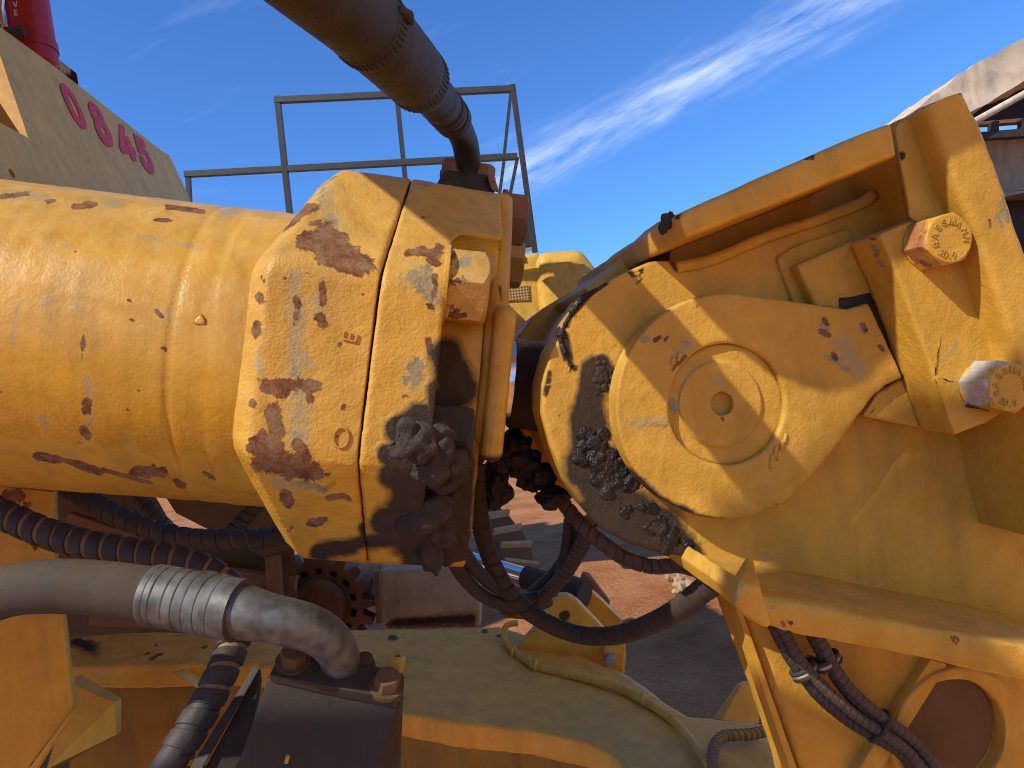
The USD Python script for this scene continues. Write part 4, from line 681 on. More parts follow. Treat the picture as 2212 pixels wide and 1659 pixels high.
spiral('left of the two black hoses falling from the grease below the collar', [(950, 1150, .95), (972, 1195, 1.0), (1000, 1245, 1.1), (1040, 1285, 1.2), (1090, 1308, 1.3), (1140, 1312, 1.38), (1185, 1300, 1.45)], 11, 14, under='rubber', cover=.95, seed=11)
spiral('right of the two black hoses falling from the grease below the collar', [(968, 1140, .98), (996, 1185, 1.02), (1030, 1232, 1.12), (1070, 1268, 1.22), (1110, 1288, 1.32), (1155, 1290, 1.4), (1195, 1272, 1.45)], 11, 14, under='rubber', cover=.95, seed=12)
spiral('dark hose rising to the cheek, thicker of the pair beside the small yellow lug', [(1275, 1125, 1.25), (1262, 1165, 1.28), (1238, 1212, 1.32), (1205, 1258, 1.36), (1168, 1292, 1.4), (1130, 1306, 1.44)], 14, 17, mat='rubber_dusty', under='rubber_tan', cover=.85, seed=13)
spiral('dark hose rising to the cheek, thinner of the pair beside the small yellow lug', [(1250, 1130, 1.3), (1238, 1170, 1.33), (1214, 1215, 1.37), (1185, 1250, 1.41), (1150, 1280, 1.46)], 11, 14, under='rubber', cover=.95, seed=14)
spiral('slim dark hose hanging straight below the rod eye', [(1228, 1090, 1.3), (1228, 1130, 1.3), (1222, 1180, 1.32), (1210, 1240, 1.36), (1195, 1280, 1.4)], 8, 12, under='rubber', cover=.95, seed=15)
for k, (pts, lb) in enumerate((([(1640, 1290), (1670, 1352), (1700, 1412), (1728, 1452), (1768, 1504), (1830, 1556), (1892, 1594), (1950, 1632), (2000, 1700)], 'lowest of four dark hoses strapped to the web under the flange'), ([(1660, 1300), (1690, 1356), (1720, 1412), (1745, 1446), (1782, 1488), (1842, 1540), (1898, 1578), (1958, 1620), (2014, 1690)], 'second lowest of four dark hoses strapped to the web under the flange'),
        ([(1725, 1310), (1750, 1368), (1774, 1412), (1792, 1442), (1818, 1482), (1855, 1524), (1898, 1562), (1958, 1606), (2020, 1680)], 'third of four dark hoses strapped to the web, right of the wider gap'), ([(1744, 1316), (1768, 1374), (1790, 1416), (1806, 1446), (1832, 1482), (1870, 1520), (1910, 1552), (1972, 1598), (2036, 1672)], 'uppermost of four dark hoses strapped to the web under the flange'))):
    z = .152 + .008 * (k % 2); t = Thing('strapped_hose', lb, 'hose', 'dark hoses strapped to the web'); p = spline(np.array([mw(*MF.hit(a, b, z), z) for a, b in pts]), 120)
    t.add('hose', tube(p, .0062, 16), 'rubber', smooth=50); t.add('spiral_wrap', wrap(p, .0062, .011, .93, .0012, 12, .05, 1, k), 'rubber_dusty' if k % 2 else 'rubber', smooth=40); t.done()
cl = Thing('hose_clamp', 'pale double clamp strapping the two hose pairs to the web', 'hose clamp')
for a, b in ((1737, 1448), (1788, 1428)):
    c_ = mw(*MF.hit(a, b, .153), .153); ax = nz(mw(*MF.hit(a + 30, b + 50, .153), .153) - c_); s_ = np.cross(ax, MF.z); ring = spline(np.array([c_ + (s_ * math.cos(u) * .0165 + MF.z * math.sin(u) * .010) for u in np.linspace(0, 2 * np.pi, 25)]), 40)
    for d in (-.005, 0, .005): cl.add('strap', tube(ring + ax * d, .003, 10), 'steel_worn' if d == 0 else 'rubber_grey', smooth=50)
cl.add('bolt', along(hexa(.012, .012), mw(*MF.hit(1762, 1438, .13), .13), MF.z), 'rust_bolt'); cl.add('bolt', along(hexa(.012, .008), mw(*MF.hit(1748, 1424, .13), .13), MF.z), 'rust_bolt')
cl.done()
tie = Thing('hose_tie', 'grey tie bundling the four strapped hoses together', 'tie'); c_ = mw(*MF.hit(1898, 1568, .156), .156); ax = nz(mw(*MF.hit(1928, 1588, .156), .156) - c_); s_ = np.cross(ax, MF.z)
tie.add('strap', tube(spline(np.array([c_ + s_ * math.cos(u) * .0215 + MF.z * math.sin(u) * .013 for u in np.linspace(0, 2 * np.pi, 25)]), 40), .0035, 10), 'rubber_grey', smooth=50)
tie.add('knot', blob(mw(*MF.hit(1902, 1545, .155), .155), .006, 4, .4, 2), 'rubber_dusty', smooth=True); tie.done()

# ------------------------------------------------------------------ the machine frame below
bt = plane3((850, 1545, 1.5), (1150, 1590, 1.45), (1080, 1357, 2.1))
bmth = Thing('machine_frame', 'dusty yellow cast machine frame crossing below the cylinder', 'machine frame')
def bp(px_, py_, z=0.0): return bt.w(np.array([[*bt.hit(px_, py_, z), z]]))[0]
out = [(148, 1374), (300, 1366), (560, 1361), (780, 1359), (1085, 1354), (1180, 1385), (1345, 1452), (1400, 1490), (1440, 1520), (1485, 1546), (1560, 1556), (1640, 1562), (1760, 1590), (1900, 1800), (1420, 1800), (1362, 1680), (1345, 1652), (1318, 1626), (1270, 1603), (1150, 1577), (1000, 1562), (860, 1538), (700, 1480), (560, 1436), (360, 1437), (148, 1438)]
BM = {'rust': [(843, 1377, 852, 1377, 5), (1045, 1364, 1050, 1364, 5), (1075, 1374, 1085, 1372, 4), (325, 1424, 336, 1418, 4), (343, 1414, 352, 1413, 3), (318, 1412, 322, 1410, 3), (335, 1395, 338, 1395, 3), (440, 1398, 444, 1396, 4)],
      'grease': [(840, 1380, 855, 1380, 9, .5), (160, 1380, 200, 1400, 20, .7), (950, 1385, 990, 1380, 5, .4), (1340, 1440, 1345, 1450, 8, .4)]}
bmth.add('top_casting', bt.world(cast(ext(bt.poly(out), 0, .055, .006), .012, 5, .0012, 30, 51, .003)), 'yellow_beam', smooth=40, marks=BM)
cc = np.array(bt.poly([(p[0], p[1]) for p in out])).mean(0)
inner = Polygon(bt.poly(out)).buffer(-.022); bmth.add('side_wall', bt.world(cast(ext(np.array(inner.exterior.coords)[:-1], -.04, .55), .03, 2)), 'yellow_shaded', smooth=40)  # wall colour darkened to stand for its shade
lg = plane3((1115, 1415, 1.93), (1340, 1437, 1.93), (1225, 1300, 1.93))
near = ext(lg.poly([(1112, 1416), (1118, 1402), (1145, 1374), (1170, 1345), (1180, 1318), (1190, 1301), (1207, 1291), (1228, 1290), (1247, 1300), (1275, 1328), (1305, 1360), (1325, 1378), (1348, 1392), (1350, 1455), (1335, 1455)]), 0, .05, .004) - cyl_z(lg.hit(1219, 1332, 0), .0155, .1, .2, 28)
bmth.add('lug', lg.world(cast(near, .009, 4)), 'yellow_beam', smooth=40, label='near lug with its open pin hole')
bmth.add('lug_pin', lg.world(cyl_z(lg.hit(1219, 1332, -.02), .0156, -.02, .03, 24)), 'rust_iron')
far = ext(lg.poly([(1150, 1420), (1165, 1300), (1172, 1262), (1190, 1243), (1215, 1237), (1240, 1246), (1300, 1298), (1344, 1340), (1352, 1366), (1352, 1440)], -.2), -.2, .06, .004)
bmth.add('lug', lg.world(cast(far, .012, 4)), 'yellow_beam', smooth=40, label='far lug standing higher behind the near one')
bmth.add('lug', lg.world(cast(ext(lg.poly([(1240, 1300), (1262, 1243), (1278, 1248), (1318, 1300), (1312, 1345)], -.45), -.45, .06, .004), .012, 3)), 'rust_iron', smooth=40, label='rusty outermost lug')
bmth.add('tube_end', bt.world(cast(lathe([(.010, 0), (.021, 0), (.023, .03), (.018, .038), (.010, .038)], 32).translate([*bt.hit(855, 1446, 0), -.004]), .006, 2)), 'yellow_beam', smooth=35, label='short open pipe stub standing on the casting')
bmth.add('stop_block', lg.world(cast(ext(lg.poly([(1306, 1398), (1350, 1390), (1352, 1420), (1330, 1444), (1305, 1430)], .05), .05, .05, .003), .008, 3)), 'yellow_beam', smooth=40)
bb = bmth.add('bolt', along(hexa(.03, .03), lg.w(np.array([[*lg.hit(1316, 1422, .05), .045]]))[0], lg.z), 'steel_worn')
# ribs on its side wall at the left
bmth.add('rib', hull(C3([(162, 1462, 1.5), (176, 1458, 1.55), (262, 1508, 1.5), (248, 1518, 1.45), (250, 1588, 1.45), (100, 1662, 1.35), (120, 1660, 1.42), (262, 1580, 1.5), (162, 1480, 1.45)])), 'yellow_beam')
bmth.add('rib', hull(C3([(372, 1452, 1.62), (430, 1440, 1.75), (460, 1490, 1.7), (425, 1486, 1.6), (440, 1496, 1.66)])), 'yellow_beam')
bmth.add('bottom_plate', hull(C3([(0, 1672, 1.45), (560, 1648, 1.5), (560, 1700, 1.3), (0, 1760, 1.3), (0, 1680, 1.5), (560, 1660, 1.55)])), 'rust_iron')
bmth.add('brace', hull(C3([(1604, 1472, 1.85), (1592, 1478, 1.8), (1540, 1552, 1.75), (1560, 1556, 1.72), (1640, 1562, 1.72), (1640, 1470, 1.8), (1600, 1480, 1.78)])), 'yellow_beam')
bmth.add('shade_deck', hull(C3([(-300, 500, 1.4), (545, 560, 1.4), (545, 985, 1.4), (-300, 960, 1.4), (-300, 560, 3.2), (620, 620, 3.2), (620, 960, 3.2), (-300, 960, 3.2)])), 'yellow_shaded')  # added out of sight behind the barrel to block sky light below
bmth.done()
mp_ = Thing('mounting_plate', 'tall yellow mounting plate at the left edge behind the grey hose', 'plate')
pf_ = plane3((0, 1400, 1.12), (150, 1400, 1.16), (0, 1200, 1.12))
mp_.add('plate', pf_.world(cast(ext(pf_.poly([(-160, 1035), (118, 1062), (121, 1300), (136, 1322), (148, 1432), (161, 1532), (160, 1545), (68, 1650), (30, 1720), (-160, 1720)]), 0, .03, .004), .01, 4)), 'yellow_smooth', smooth=40, marks={'rust': [(20, 1068, 40, 1072, 14), (50, 1095, 62, 1088, 8), (70, 1165, 80, 1180, 11, .9)]})
mp_.add('edge_strip', hull(C3([(161, 1530, 1.155), (168, 1526, 1.16), (80, 1660, 1.14), (62, 1660, 1.135), (40, 1720, 1.13), (166, 1530, 1.19), (60, 1700, 1.17)])), 'yellow_beam')
mp_.done()
# thin painted-over grease line
rp = Thing('grease_line', 'thin yellow coated grease line tied along the top of the machine frame', 'grease line')
zz = .012; q_ = spline(np.array([bp(a, b, zz) for a, b in ((1100, 1385), (1106, 1405), (1118, 1420), (1155, 1438), (1200, 1449), (1255, 1462), (1320, 1480), (1360, 1497), (1395, 1515), (1450, 1552), (1490, 1596), (1540, 1670), (1580, 1740))]), 160)
up_ = spline(np.vstack([C3([(1118, 1345, 2.0), (1094, 1352, 2.0), (1088, 1375, 1.98)]), bp(1100, 1398, zz)[None], bp(1106, 1405, zz)[None]]), 40)
rp.add('line', tube(np.vstack([up_[:-6], q_[30:]]), .0085, 14), 'yellow_beam', smooth=50)
rp.add('coil_guard', wrap(q_[30:105], .0085, .0085, .85, .0022, 12, 0, 1), 'yellow_beam', smooth=40)
for a, b in ((1157, 1438), (1388, 1511), (1108, 1408)):
    c_ = bp(a, b, zz); rp.add('tie', tube(spline(np.array([c_ + bt.y * math.cos(u) * .013 + bt.z * math.sin(u) * .013 for u in np.linspace(0, 6.28, 14)]), 24), .004, 8), 'yellow_beam', smooth=50)
rp.done()
r2 = Thing('grease_line', 'short dirty coiled grease line bending down at the right end of the frame', 'grease line')
q_ = spline(np.array([bp(a, b, .025) for a, b in ((1650, 1580), (1620, 1586), (1590, 1588), (1565, 1590), (1548, 1604), (1540, 1630), (1545, 1690), (1560, 1740))]), 80)
r2.add('line', tube(q_, .010, 14), 'yellow_beam', smooth=50); r2.add('coil_guard', wrap(q_, .010, .014, .7, .002, 12), 'rubber_tan', smooth=40); r2.done()
# small cylinder with a bright rod
sc_ = Thing('small_hydraulic_cylinder', 'small cylinder with bright chrome rod pointing at the far lug', 'hydraulic cylinder')
a_, b_ = C(940, 1188, 2.45), C(1146, 1250, 2.2)
sc_.add('rod', rod(a_, b_, .029, 32), 'chrome', smooth=40); sc_.add('gland', rod(b_ - nz(b_ - a_) * .02, b_ + nz(b_ - a_) * .1, .036, 32), 'grease'); sc_.add('barrel', rod(b_ + nz(b_ - a_) * .09, b_ + nz(b_ - a_) * .2, .045, 32), 'grease'); sc_.add('rod_guard', rod(a_ - nz(b_ - a_) * .6, a_ + nz(b_ - a_) * .02, .06, 32), 'rust_iron')
sc_.done()

# ------------------------------------------------------------------ behind: guard rail and background excavator
gr_ = Thing('guard_rail', 'grey steel guard rail standing on the background excavator against the sky', 'guard rail')
def angle(name, p, q, w, up, mat='grey_rail', px2=None): gr_.add(name, bar(p, q, w, w, up), mat, smooth=False)
up = np.array([0, 0, 1.0])
PT = lambda x, y, D=5.4: C(x, y, D)
gr_.add('post', bar(PT(599, 209), PT(628, 480), .042, .042, _f), 'grey_rail', smooth=False)
gr_.add('post', bar(PT(858, 215, 5.35), PT(884, 470, 5.35), .034, .034, _f), 'grey_rail', smooth=False)
gr_.add('post', bar(PT(1107, 184, 5.3), PT(1156, 545, 5.3), .042, .042, _f), 'grey_rail', smooth=False)
gr_.add('post', bar(PT(406, 372, 5.45), PT(411, 470, 5.45), .034, .034, _f), 'grey_rail', smooth=False)
gr_.add('post', bar(PT(1104, 196, 6.6), PT(1088, 345, 6.6), .03, .03, _f), 'grey_rail', smooth=False)
gr_.add('post', bar(PT(1118, 340, 6.2), PT(1102, 420, 6.2), .03, .03, _f), 'grey_rail', smooth=False)
gr_.add('post', bar(PT(1089, 345, 6.6), PT(1078, 430, 6.6), .03, .03, _f), 'grey_rail', smooth=False)
gr_.add('rail', bar(PT(594, 217), PT(1112, 192, 5.3), .045, .045, _f), 'grey_rail', smooth=False)
gr_.add('rail', bar(PT(400, 377, 5.45), PT(1118, 338, 5.3), .045, .045, _f), 'grey_rail', smooth=False)
gr_.done()
bx = Thing('background_excavator', 'yellow excavator engine housing with rounded hood seen past the gland', 'excavator')
def rpx(pts, r): return rbox(C3(pts), r)
D0 = 6.4
bx.add('hood', cast(rpx([(1182, 575, D0), (1240, 571, D0), (1262, 600, D0), (1272, 640, D0), (1196, 790, D0), (1280, 790, D0), (1182, 575, 8.2), (1250, 575, 8.2), (1285, 650, 8.2), (1290, 790, 8.2)], .13), .07, 2, .002), 'yellow_far', smooth=40)
bx.add('hood', cast(rpx([(1060, 578, D0), (1155, 563, D0), (1174, 800, D0), (1060, 800, D0), (1060, 578, 8.2), (1155, 563, 8.2), (1174, 800, 8.2), (1060, 800, 8.2)], .07), .07, 2, .002), 'yellow_far', smooth=40, label='hood section with perforated grilles')
bx.add('hood_crease', hull(C3([(1060, 595, D0 - .09), (1166, 577, D0 - .09), (1167, 590, D0 - .05), (1060, 606, D0 - .05), (1060, 600, D0 + .1), (1166, 585, D0 + .1)])), 'yellow_far')
bx.add('hood_crease', hull(C3([(1176, 578, D0 - .15), (1262, 570, D0 - .13), (1268, 582, D0 - .09), (1178, 590, D0 - .11), (1262, 575, D0 + .1), (1176, 585, D0 + .1)])), 'yellow_far')
for (x0, y0, x1, y1) in ((1078, 552, 1133, 566), (1078, 616, 1142, 650), (1078, 692, 1146, 735)):
    dz = D0 - .085; bx.add('grille', hull(np.vstack([C3([(x0, y0 + 3, dz), (x1, y0, dz), (x1 + 2, y1 - 2, dz), (x0, y1 + 1, dz)]), C3([(x0, y0 + 3, dz + .03), (x1, y0, dz + .03), (x1 + 2, y1 - 2, dz + .03), (x0, y1 + 1, dz + .03)])])), 'grille', smooth=False)
bx.add('control_box', cast(rpx([(1110, 472, 5.6), (1142, 470, 5.6), (1153, 530, 5.6), (1108, 536, 5.6), (1110, 472, 6.0), (1142, 470, 6.0), (1153, 530, 6.0), (1108, 536, 6.0)], .012), .05, 1, .001), 'black_box')
bx.add('box_foot', hull(C3([(1106, 540, 5.55), (1157, 532, 5.55), (1157, 541, 5.55), (1106, 549, 5.55), (1106, 540, 6.1), (1157, 534, 6.1)])), 'steel_worn')
bx.add('counterweight', cast(rpx([(1075, 985, 6.2), (1118, 990, 6.2), (1128, 1004, 6.2), (1075, 1004, 6.2), (1075, 985, 7), (1118, 990, 7), (1128, 1004, 7)], .03), .06, 1), 'yellow_far')
bx.add('deck', hull(np.vstack([C3([(380, 432, 5.9), (1170, 560, 5.9), (1170, 800, 5.9), (380, 640, 5.9)]), C3([(380, 440, 8), (1170, 560, 8), (1170, 800, 8), (380, 640, 8)])])) if False else hull(C3([(620, 640, 6.0), (1060, 620, 6.0), (1060, 820, 6.0), (620, 820, 6.0), (620, 640, 8), (1060, 620, 8), (1060, 820, 8), (620, 820, 8)])), 'yellow_far')
bx.done()
# crawler track and sprocket beyond
ct = Thing('crawler_track', 'dusty crawler track with sunlit shoes beyond the hanging hoses', 'crawler track')
tp = spline(C3([(900, 1010, 4.4), (960, 1040, 4.1), (1010, 1075, 3.9), (1055, 1110, 3.7), (1090, 1150, 3.6), (1112, 1190, 3.5), (1120, 1240, 3.4), (1116, 1300, 3.35)]), 14); tt, _, _ = frames(tp); side = nz(np.array([.75, .66, 0.0]))
for k in range(14):
    nn = nz(np.cross(tt[k], side)); nn = nn if nn[2] > 0 else -nn; sd = nz(np.cross(nn, tt[k]))
    sh = ct.add('shoe', bar(tp[k] - sd * .09, tp[k] + sd * .09, .135, .02, nn), 'brown_grime_shade', smooth=False)
    ct.add('grouser', bar(tp[k] - sd * .09 + nn * .02 + tt[k] * .045, tp[k] + sd * .09 + nn * .02 + tt[k] * .045, .018, .05, nn), 'beige_dust', parent=sh, smooth=False)  # pale bars on dark shoes put sunlight and shade into the colours
ct.add('chain', tube(tp - np.array([0, 0, .08]), .07, 8), 'rust_iron'); ct.done()
sp = Thing('drive_sprocket', 'rusty toothed drive sprocket with square holes behind the frame', 'sprocket')
sf = plane3((700, 1310, 2.9), (780, 1305, 2.9), (700, 1230, 2.9)); c0 = np.array(sf.hit(690, 1310, 0)); T_ = []
for k in range(18):
    for da, r_ in ((-.12, .185), (-.06, .23), (.06, .23), (.12, .185)): a = 2 * np.pi * k / 18 + da; T_.append((c0[0] + r_ * math.cos(a), c0[1] + r_ * math.sin(a)))
wheel = ext(T_, 0, .07)
for k in range(14): a = 2 * np.pi * k / 14 + .2; wheel -= box([-.012, -.016, -1], [.012, .016, 1]).rotate([0, 0, math.degrees(a)]).translate([c0[0] + .145 * math.cos(a), c0[1] + .145 * math.sin(a), 0])
sp.add('toothed_rim', sf.world(cast(wheel, .012, 2, .002)), 'rust_iron', smooth=35); sp.add('hub', sf.world(cast(lathe([(0, 0), (.11, 0), (.12, -.04), (0, -.04)], 40).translate([*c0, .05]), .014, 2)), 'rust_iron'); sp.add('axle_housing', sf.world(cyl_z(c0, .17, -.07, .5, 40)), 'rust_iron'); sp.done()
bxx = Thing('ballast_box', 'beige dusty steel box with dented face standing behind the frame', 'steel box')
bxx.add('box', cast(rbox(C3([(828, 1240, 2.75), (1030, 1236, 2.75), (1030, 1312, 2.7), (842, 1330, 2.7), (832, 1356, 2.74), (1032, 1346, 2.74), (828, 1225, 3.2), (1020, 1225, 3.2), (832, 1340, 3.2), (1030, 1330, 3.2)]), .014), .012, 4, .003, 25, 71, .006), 'beige_dust', smooth=40, marks={'grease': [(850, 1345, 1020, 1335, 10, .8)], 'rust': [(840, 1350, 1020, 1348, 7)]})
bxx.add('pipe_post', tube(C3([(815, 1235, 2.68), (817, 1290, 2.66), (820, 1345, 2.65)]), .013, 14), 'rust_iron', smooth=50)
bxx.done()
gs = Thing('track_frame', 'rusty track frame coloured dark for the shade under the barrel', 'track frame')
gs.add('side_beam', hull(C3([(100, 1000, 2.9), (330, 1010, 2.9), (370, 1110, 2.9), (330, 1190, 2.9), (480, 1165, 2.9), (560, 1250, 2.9), (800, 1400, 2.9), (100, 1420, 2.9), (100, 1000, 3.1), (480, 1150, 3.1), (800, 1400, 3.1)])) if False else cat(hull(C3([(60, 1000, 2.7), (300, 1010, 2.7), (372, 1135, 2.7), (372, 1420, 2.7), (60, 1420, 2.7), (60, 1000, 3.0), (300, 1010, 3.0), (372, 1420, 3.0)])), hull(C3([(372, 1165, 2.7), (490, 1160, 2.7), (640, 1215, 2.75), (650, 1400, 2.7), (372, 1420, 2.7), (372, 1165, 3.0), (640, 1225, 3.0), (650, 1400, 3.0)]))), 'brown_grime_shade', smooth=False)  # dark brown put in for the shade under the barrel
gs.add('top_plate', hull(C3([(310, 1000, 2.6), (620, 1020, 2.6), (640, 1240, 2.6), (520, 1165, 2.6), (480, 1135, 2.6), (440, 1112, 2.6), (380, 1108, 2.6), (310, 1000, 2.66), (620, 1020, 2.66), (640, 1240, 2.66)])), 'brown_grime_shade', smooth=False)
for (x0, y0, x1, y1, D_, w_) in ((150, 1120, 330, 1180, 2.6, .05), (200, 1330, 560, 1345, 2.55, .06), (400, 1230, 640, 1260, 2.6, .05), (590, 1200, 600, 1370, 2.55, .05), (250, 1150, 240, 1340, 2.6, .06)):
    gs.add('rib', bar(C(x0, y0, D_), C(x1, y1, D_), w_, w_ * .7, _f), 'rust_iron', smooth=False)
for k in range(9): gs.add('bolt', along(hexa(.035, .02), C(220 + 45 * k, 1205 + 14 * math.sin(k * 2.1) + 8 * k, 2.62), -_f), 'rust_iron', smooth=25)
gs.done()
# rubble on the ground
rg = np.random.default_rng(8)
for k in range(16):
    x, y = rg.uniform(1440, 1500), rg.uniform(1245, 1278); r_ = rg.uniform(.02, .045); p = gpt(x, y, .02)
    v = np.array(trimesh.creation.icosphere(1, 1.0).vertices) * rg.uniform(.6, 1.2, 3) * r_ * (1 + .35 * rg.standard_normal((42, 1)) * .6)
    solo('rock', hull(v + p), 'beige_dust', 'pale broken rock in the small rubble heap on the red ground', 'rock', 'pale rocks scattered on the red ground', smooth=False)

# ------------------------------------------------------------------ upper left: machine body with its number, bottles on top
lb = Thing('numbered_machine_body', 'yellow tapering machine body with red number 0845 behind the barrel', 'machine body')
nf = plane3((128, 180, 2.2), (303, 296, 2.95), (168, 277, 2.2)); 
def nw(px_, py_, z=0.0): return nf.w(np.array([[*nf.hit(px_, py_, z), z]]))[0]
if nf.z @ (EYE - nf.o) < 0: nf = Frame(nf.o, nf.x, -nf.y)
side_px = [(-60, 12), (0, 58), (103, 133), (168, 183), (352, 328), (366, 336), (404, 416), (430, 480), (115, 480), (103, 395), (62, 298), (0, 118), (-60, -30)]
lb.add('side_panel', nf.world(ext(nf.poly(side_px[1:-1] + [(-20, 45)]), 0, .5, .004)), 'yellow_faded', smooth=30)
lb.add('recess_panel', nf.world(ext(nf.poly([(-80, 60), (0, 110), (62, 298), (104, 396), (110, 480), (-80, 480)], -.08), -.08, .1)), 'yellow_shaded')  # darker yellow stands for the shade inside the recess
lb.add('lower_plate', nf.world(ext(nf.poly([(-80, 225), (0, 265), (60, 297), (75, 325), (103, 395), (112, 480), (-80, 480)], .03), .03, .04) - cyl_z(nf.hit(26, 375, .03), .011, .5, 1, 20)), 'yellow_faded')
quad = [(122, 168), (304, 296), (342, 386), (167, 277)]; quad[1] = (306, 300)
def homog(src, dst):
    Ah, bh = [], []
    for (x, y), (u, v) in zip(src, dst): Ah += [[x, y, 1, 0, 0, 0, -u * x, -u * y], [0, 0, 0, x, y, 1, -v * x, -v * y]]; bh += [u, v]
    return np.append(np.linalg.solve(np.array(Ah), np.array(bh)), 1).reshape(3, 3)
def text_on(fr_, txt, q4, z, depth=.002, bold=True):
    """Lettering laid on a frame's plane so that its box fills the four corners (top left, top right, bottom right, bottom left)."""
    q4 = fr_.poly(q4, z); ms = []
    t = meshkit.text_mesh(txt, 1.0, 1.0, bold); v = np.array(t.vertices); f_ = np.array(t.faces); f_ = f_[(v[f_][:, :, 2] < .5).all(1)]
    shp = shapely.union_all([Polygon(v[q][:, :2]) for q in f_]).buffer(.06, join_style='mitre'); t = trimesh.util.concatenate([trimesh.creation.extrude_polygon(g_, 1.0, engine='earcut') for g_ in getattr(shp, 'geoms', [shp])]); v = np.array(t.vertices); lo, hi = v.min(0), v.max(0)
    H = homog([(lo[0], hi[1]), (hi[0], hi[1]), (hi[0], lo[1]), (lo[0], lo[1])], q4); h = np.c_[v[:, :2], np.ones(len(v))] @ H.T
    m = trimesh.Trimesh(np.c_[h[:, :2] / h[:, 2:], z + v[:, 2] * depth], t.faces, process=False); return fr_.world(m)
dg = [(124, 172, 152, 176, 193, 276, 173, 284)]
for ch, q4 in zip('0845', ([(120, 172), (150, 184), (196, 280), (168, 278)], [(183, 214), (212, 226), (252, 318), (222, 317)], [(240, 262), (274, 272), (301, 350), (268, 345)], [(285, 285), (312, 304), (341, 380), (312, 372)])):
    lb.add('digit', text_on(nf, ch, q4, .002, .0006), 'red_print', smooth=False)
lb.done()
def bottle(label, p, q, r, txt):
    t = Thing('fire_suppression_bottle', label, 'gas bottle'); a, b = C(*p), C(*q); ax = nz(a - b); h = np.linalg.norm(a - b)
    t.add('body', along(lathe([(0, 0), (r * .8, 0), (r, .02), (r, h), (0, h)], 48), b, ax), 'red_paint', smooth=35)
    t.add('strap', along(lathe([(r - .002, 0), (r + .005, 0), (r + .005, .035), (r - .002, .035)], 48), b + ax * .07, ax), 'red_paint', smooth=35)
    if txt:
        vd = nz((EYE - b) - ((EYE - b) @ ax) * ax); vd = nz(vd - .25 * nz(np.cross(ax, vd)))
        for ch, (px_, py_) in txt:
            d = ray(px_, py_) @ C2W; s0 = EYE - b; dd = d - (d @ ax) * ax; ss = s0 - (s0 @ ax) * ax; A2, B2, C2_ = dd @ dd, 2 * dd @ ss, ss @ ss - (r + .001) ** 2; tt_ = (-B2 - math.sqrt(max(B2 * B2 - 4 * A2 * C2_, 0))) / (2 * A2); pt = EYE + d * tt_
            n_ = nz((pt - b) - ((pt - b) @ ax) * ax); xd = np.cross(ax, n_); m = meshkit.text_mesh(ch, .021, .0012, True); v = np.array(m.vertices); v[:, 0] -= v[:, 0].mean()
            t.add('letter', trimesh.Trimesh(pt + v[:, :1] * xd + v[:, 1:2] * ax + v[:, 2:] * n_, m.faces, process=False), 'white_print', smooth=False)
    return t
b1 = bottle('red fire suppression bottle with white letters reading IVE', (44, -90, 2.75), (82, 150, 2.75), .077, [('I', (31, -2)), ('V', (34, 15)), ('E', (37, 33))])
b1.add('valve', cast(rbox(C3([(20, 66, 2.62), (46, 66, 2.62), (50, 74, 2.62), (22, 66, 2.7), (46, 64, 2.7)]), .012), .01, 1), 'black_paint'); b1.done()
b2 = bottle('second red bottle cut off by the left edge of the photo', (-42, -90, 2.7), (-16, 150, 2.7), .045, None); b2.add('pressure_hose', tube(C3([(4, -20, 2.62), (2, 20, 2.62), (6, 45, 2.62), (14, 62, 2.62)]), .012, 12), 'chrome', smooth=40); b2.done()
solo('bracket_plate', hull(C3([(96, 104, 2.9), (165, 158, 2.9), (167, 166, 2.9), (172, 200, 2.9), (96, 160, 2.9), (96, 104, 3.0), (165, 158, 3.0), (172, 200, 3.0)])), 'black_box', 'dark steel bracket plate behind the red bottle', 'bracket', smooth=False)

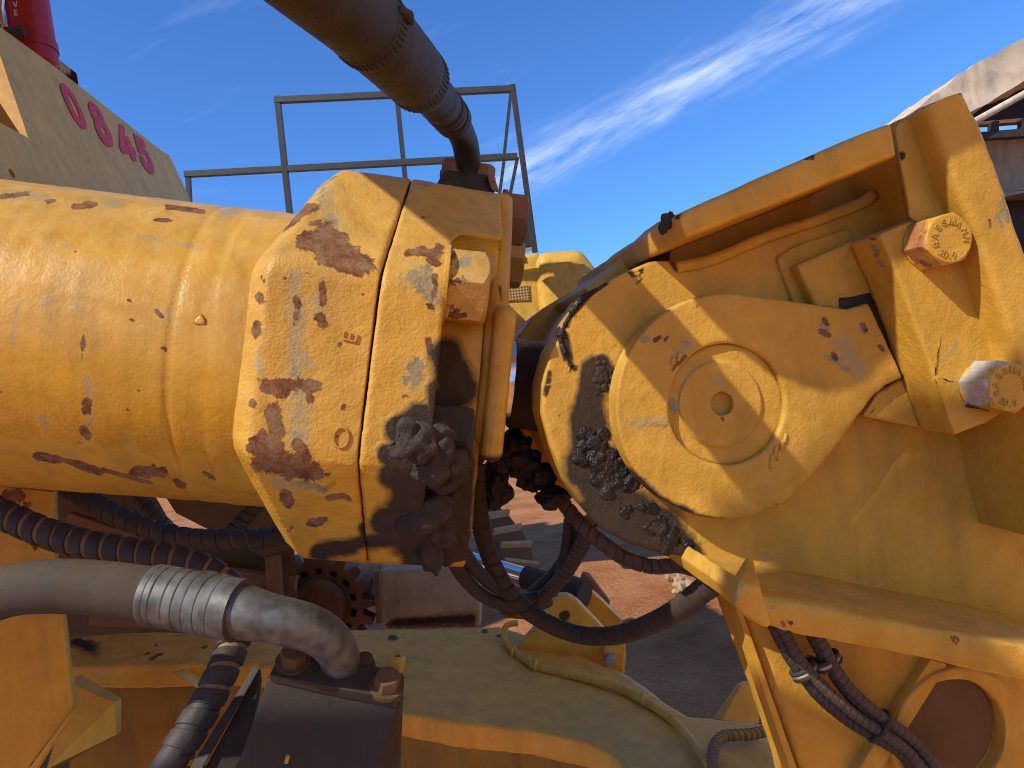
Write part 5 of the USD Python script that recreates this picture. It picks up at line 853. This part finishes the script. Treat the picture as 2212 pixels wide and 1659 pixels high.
# ------------------------------------------------------------------ right edge: dusty haul truck
ht = Thing('haul_truck', 'dust covered haul truck with pale canopy edge at the right margin', 'haul truck')
hf = plane3((2100, 300, 4.6), (2212, 300, 4.6), (2100, 100, 4.6)); hpx = lambda q, z=0.0: hf.poly(q, z)
ht.add('canopy_edge', hf.world(cast(ext(hpx([(1985, 232), (2025, 196), (2045, 182), (2070, 162), (2105, 138), (2140, 120), (2212, 84), (2500, -60), (2500, 40), (2212, 176), (2108, 236), (2060, 262)]), 0, 1.6, .01), .05, 0, .02, 9, 81, .012)), 'dusty_canvas', smooth=40)
ht.add('gap_shadow_sheet', hf.world(ext(hpx([(2095, 232), (2500, 20), (2500, 240), (2212, 258), (2115, 268)], -.5), -.5, .05)), 'black_box')  # black sheet stands for the shadow in the gap below the canopy
ht.add('strut', tube(C3([(2085, 274, 4.55), (2108, 261, 4.55), (2212, 203, 4.55), (2400, 100, 4.55)]), .022, 16), 'dusty_canvas', smooth=50)
ht.add('rail', hf.world(ext(hpx([(2105, 286), (2212, 277), (2500, 255), (2500, 270), (2212, 294), (2112, 300)]), 0, .06)), 'black_paint')
ht.add('rail', hf.world(ext(hpx([(2100, 264), (2212, 255), (2500, 225), (2500, 240), (2212, 263), (2105, 270)], -.05), -.05, .06)), 'rust_iron')
for a in (2150, 2215, 2300): ht.add('post', hf.world(ext(hpx([(a - 6, 262), (a + 8, 260), (a + 8, 292), (a - 6, 292)], -.01), -.01, .05)), 'black_paint')
ht.add('tray_side', hf.world(cast(ext(hpx([(2060, 330), (2125, 302), (2175, 296), (2500, 120), (2500, 420), (2212, 408), (2160, 425), (2080, 440)], -.9), -.9, .5), .06, 0, .03, 6, 82, .02)), 'dusty_canvas', smooth=40)
ht.add('tray_rib', hf.world(ext(hpx([(2100, 425), (2175, 416), (2500, 380), (2500, 396), (2212, 416), (2100, 440)], -.6), -.6, .3)), 'steel_worn')
ht.add('bounce_wall', box([2.25, -6, .2], [2.45, 1.4, 5.2]), 'bounce_pale', smooth=False)  # unseen pale wall added to throw sunlight back onto the linkage
ht.add('underside', hf.world(ext(hpx([(2100, 436), (2500, 390), (2500, 1500), (2130, 1500)], -.85), -.85, .1)), 'black_box')
ht.done()
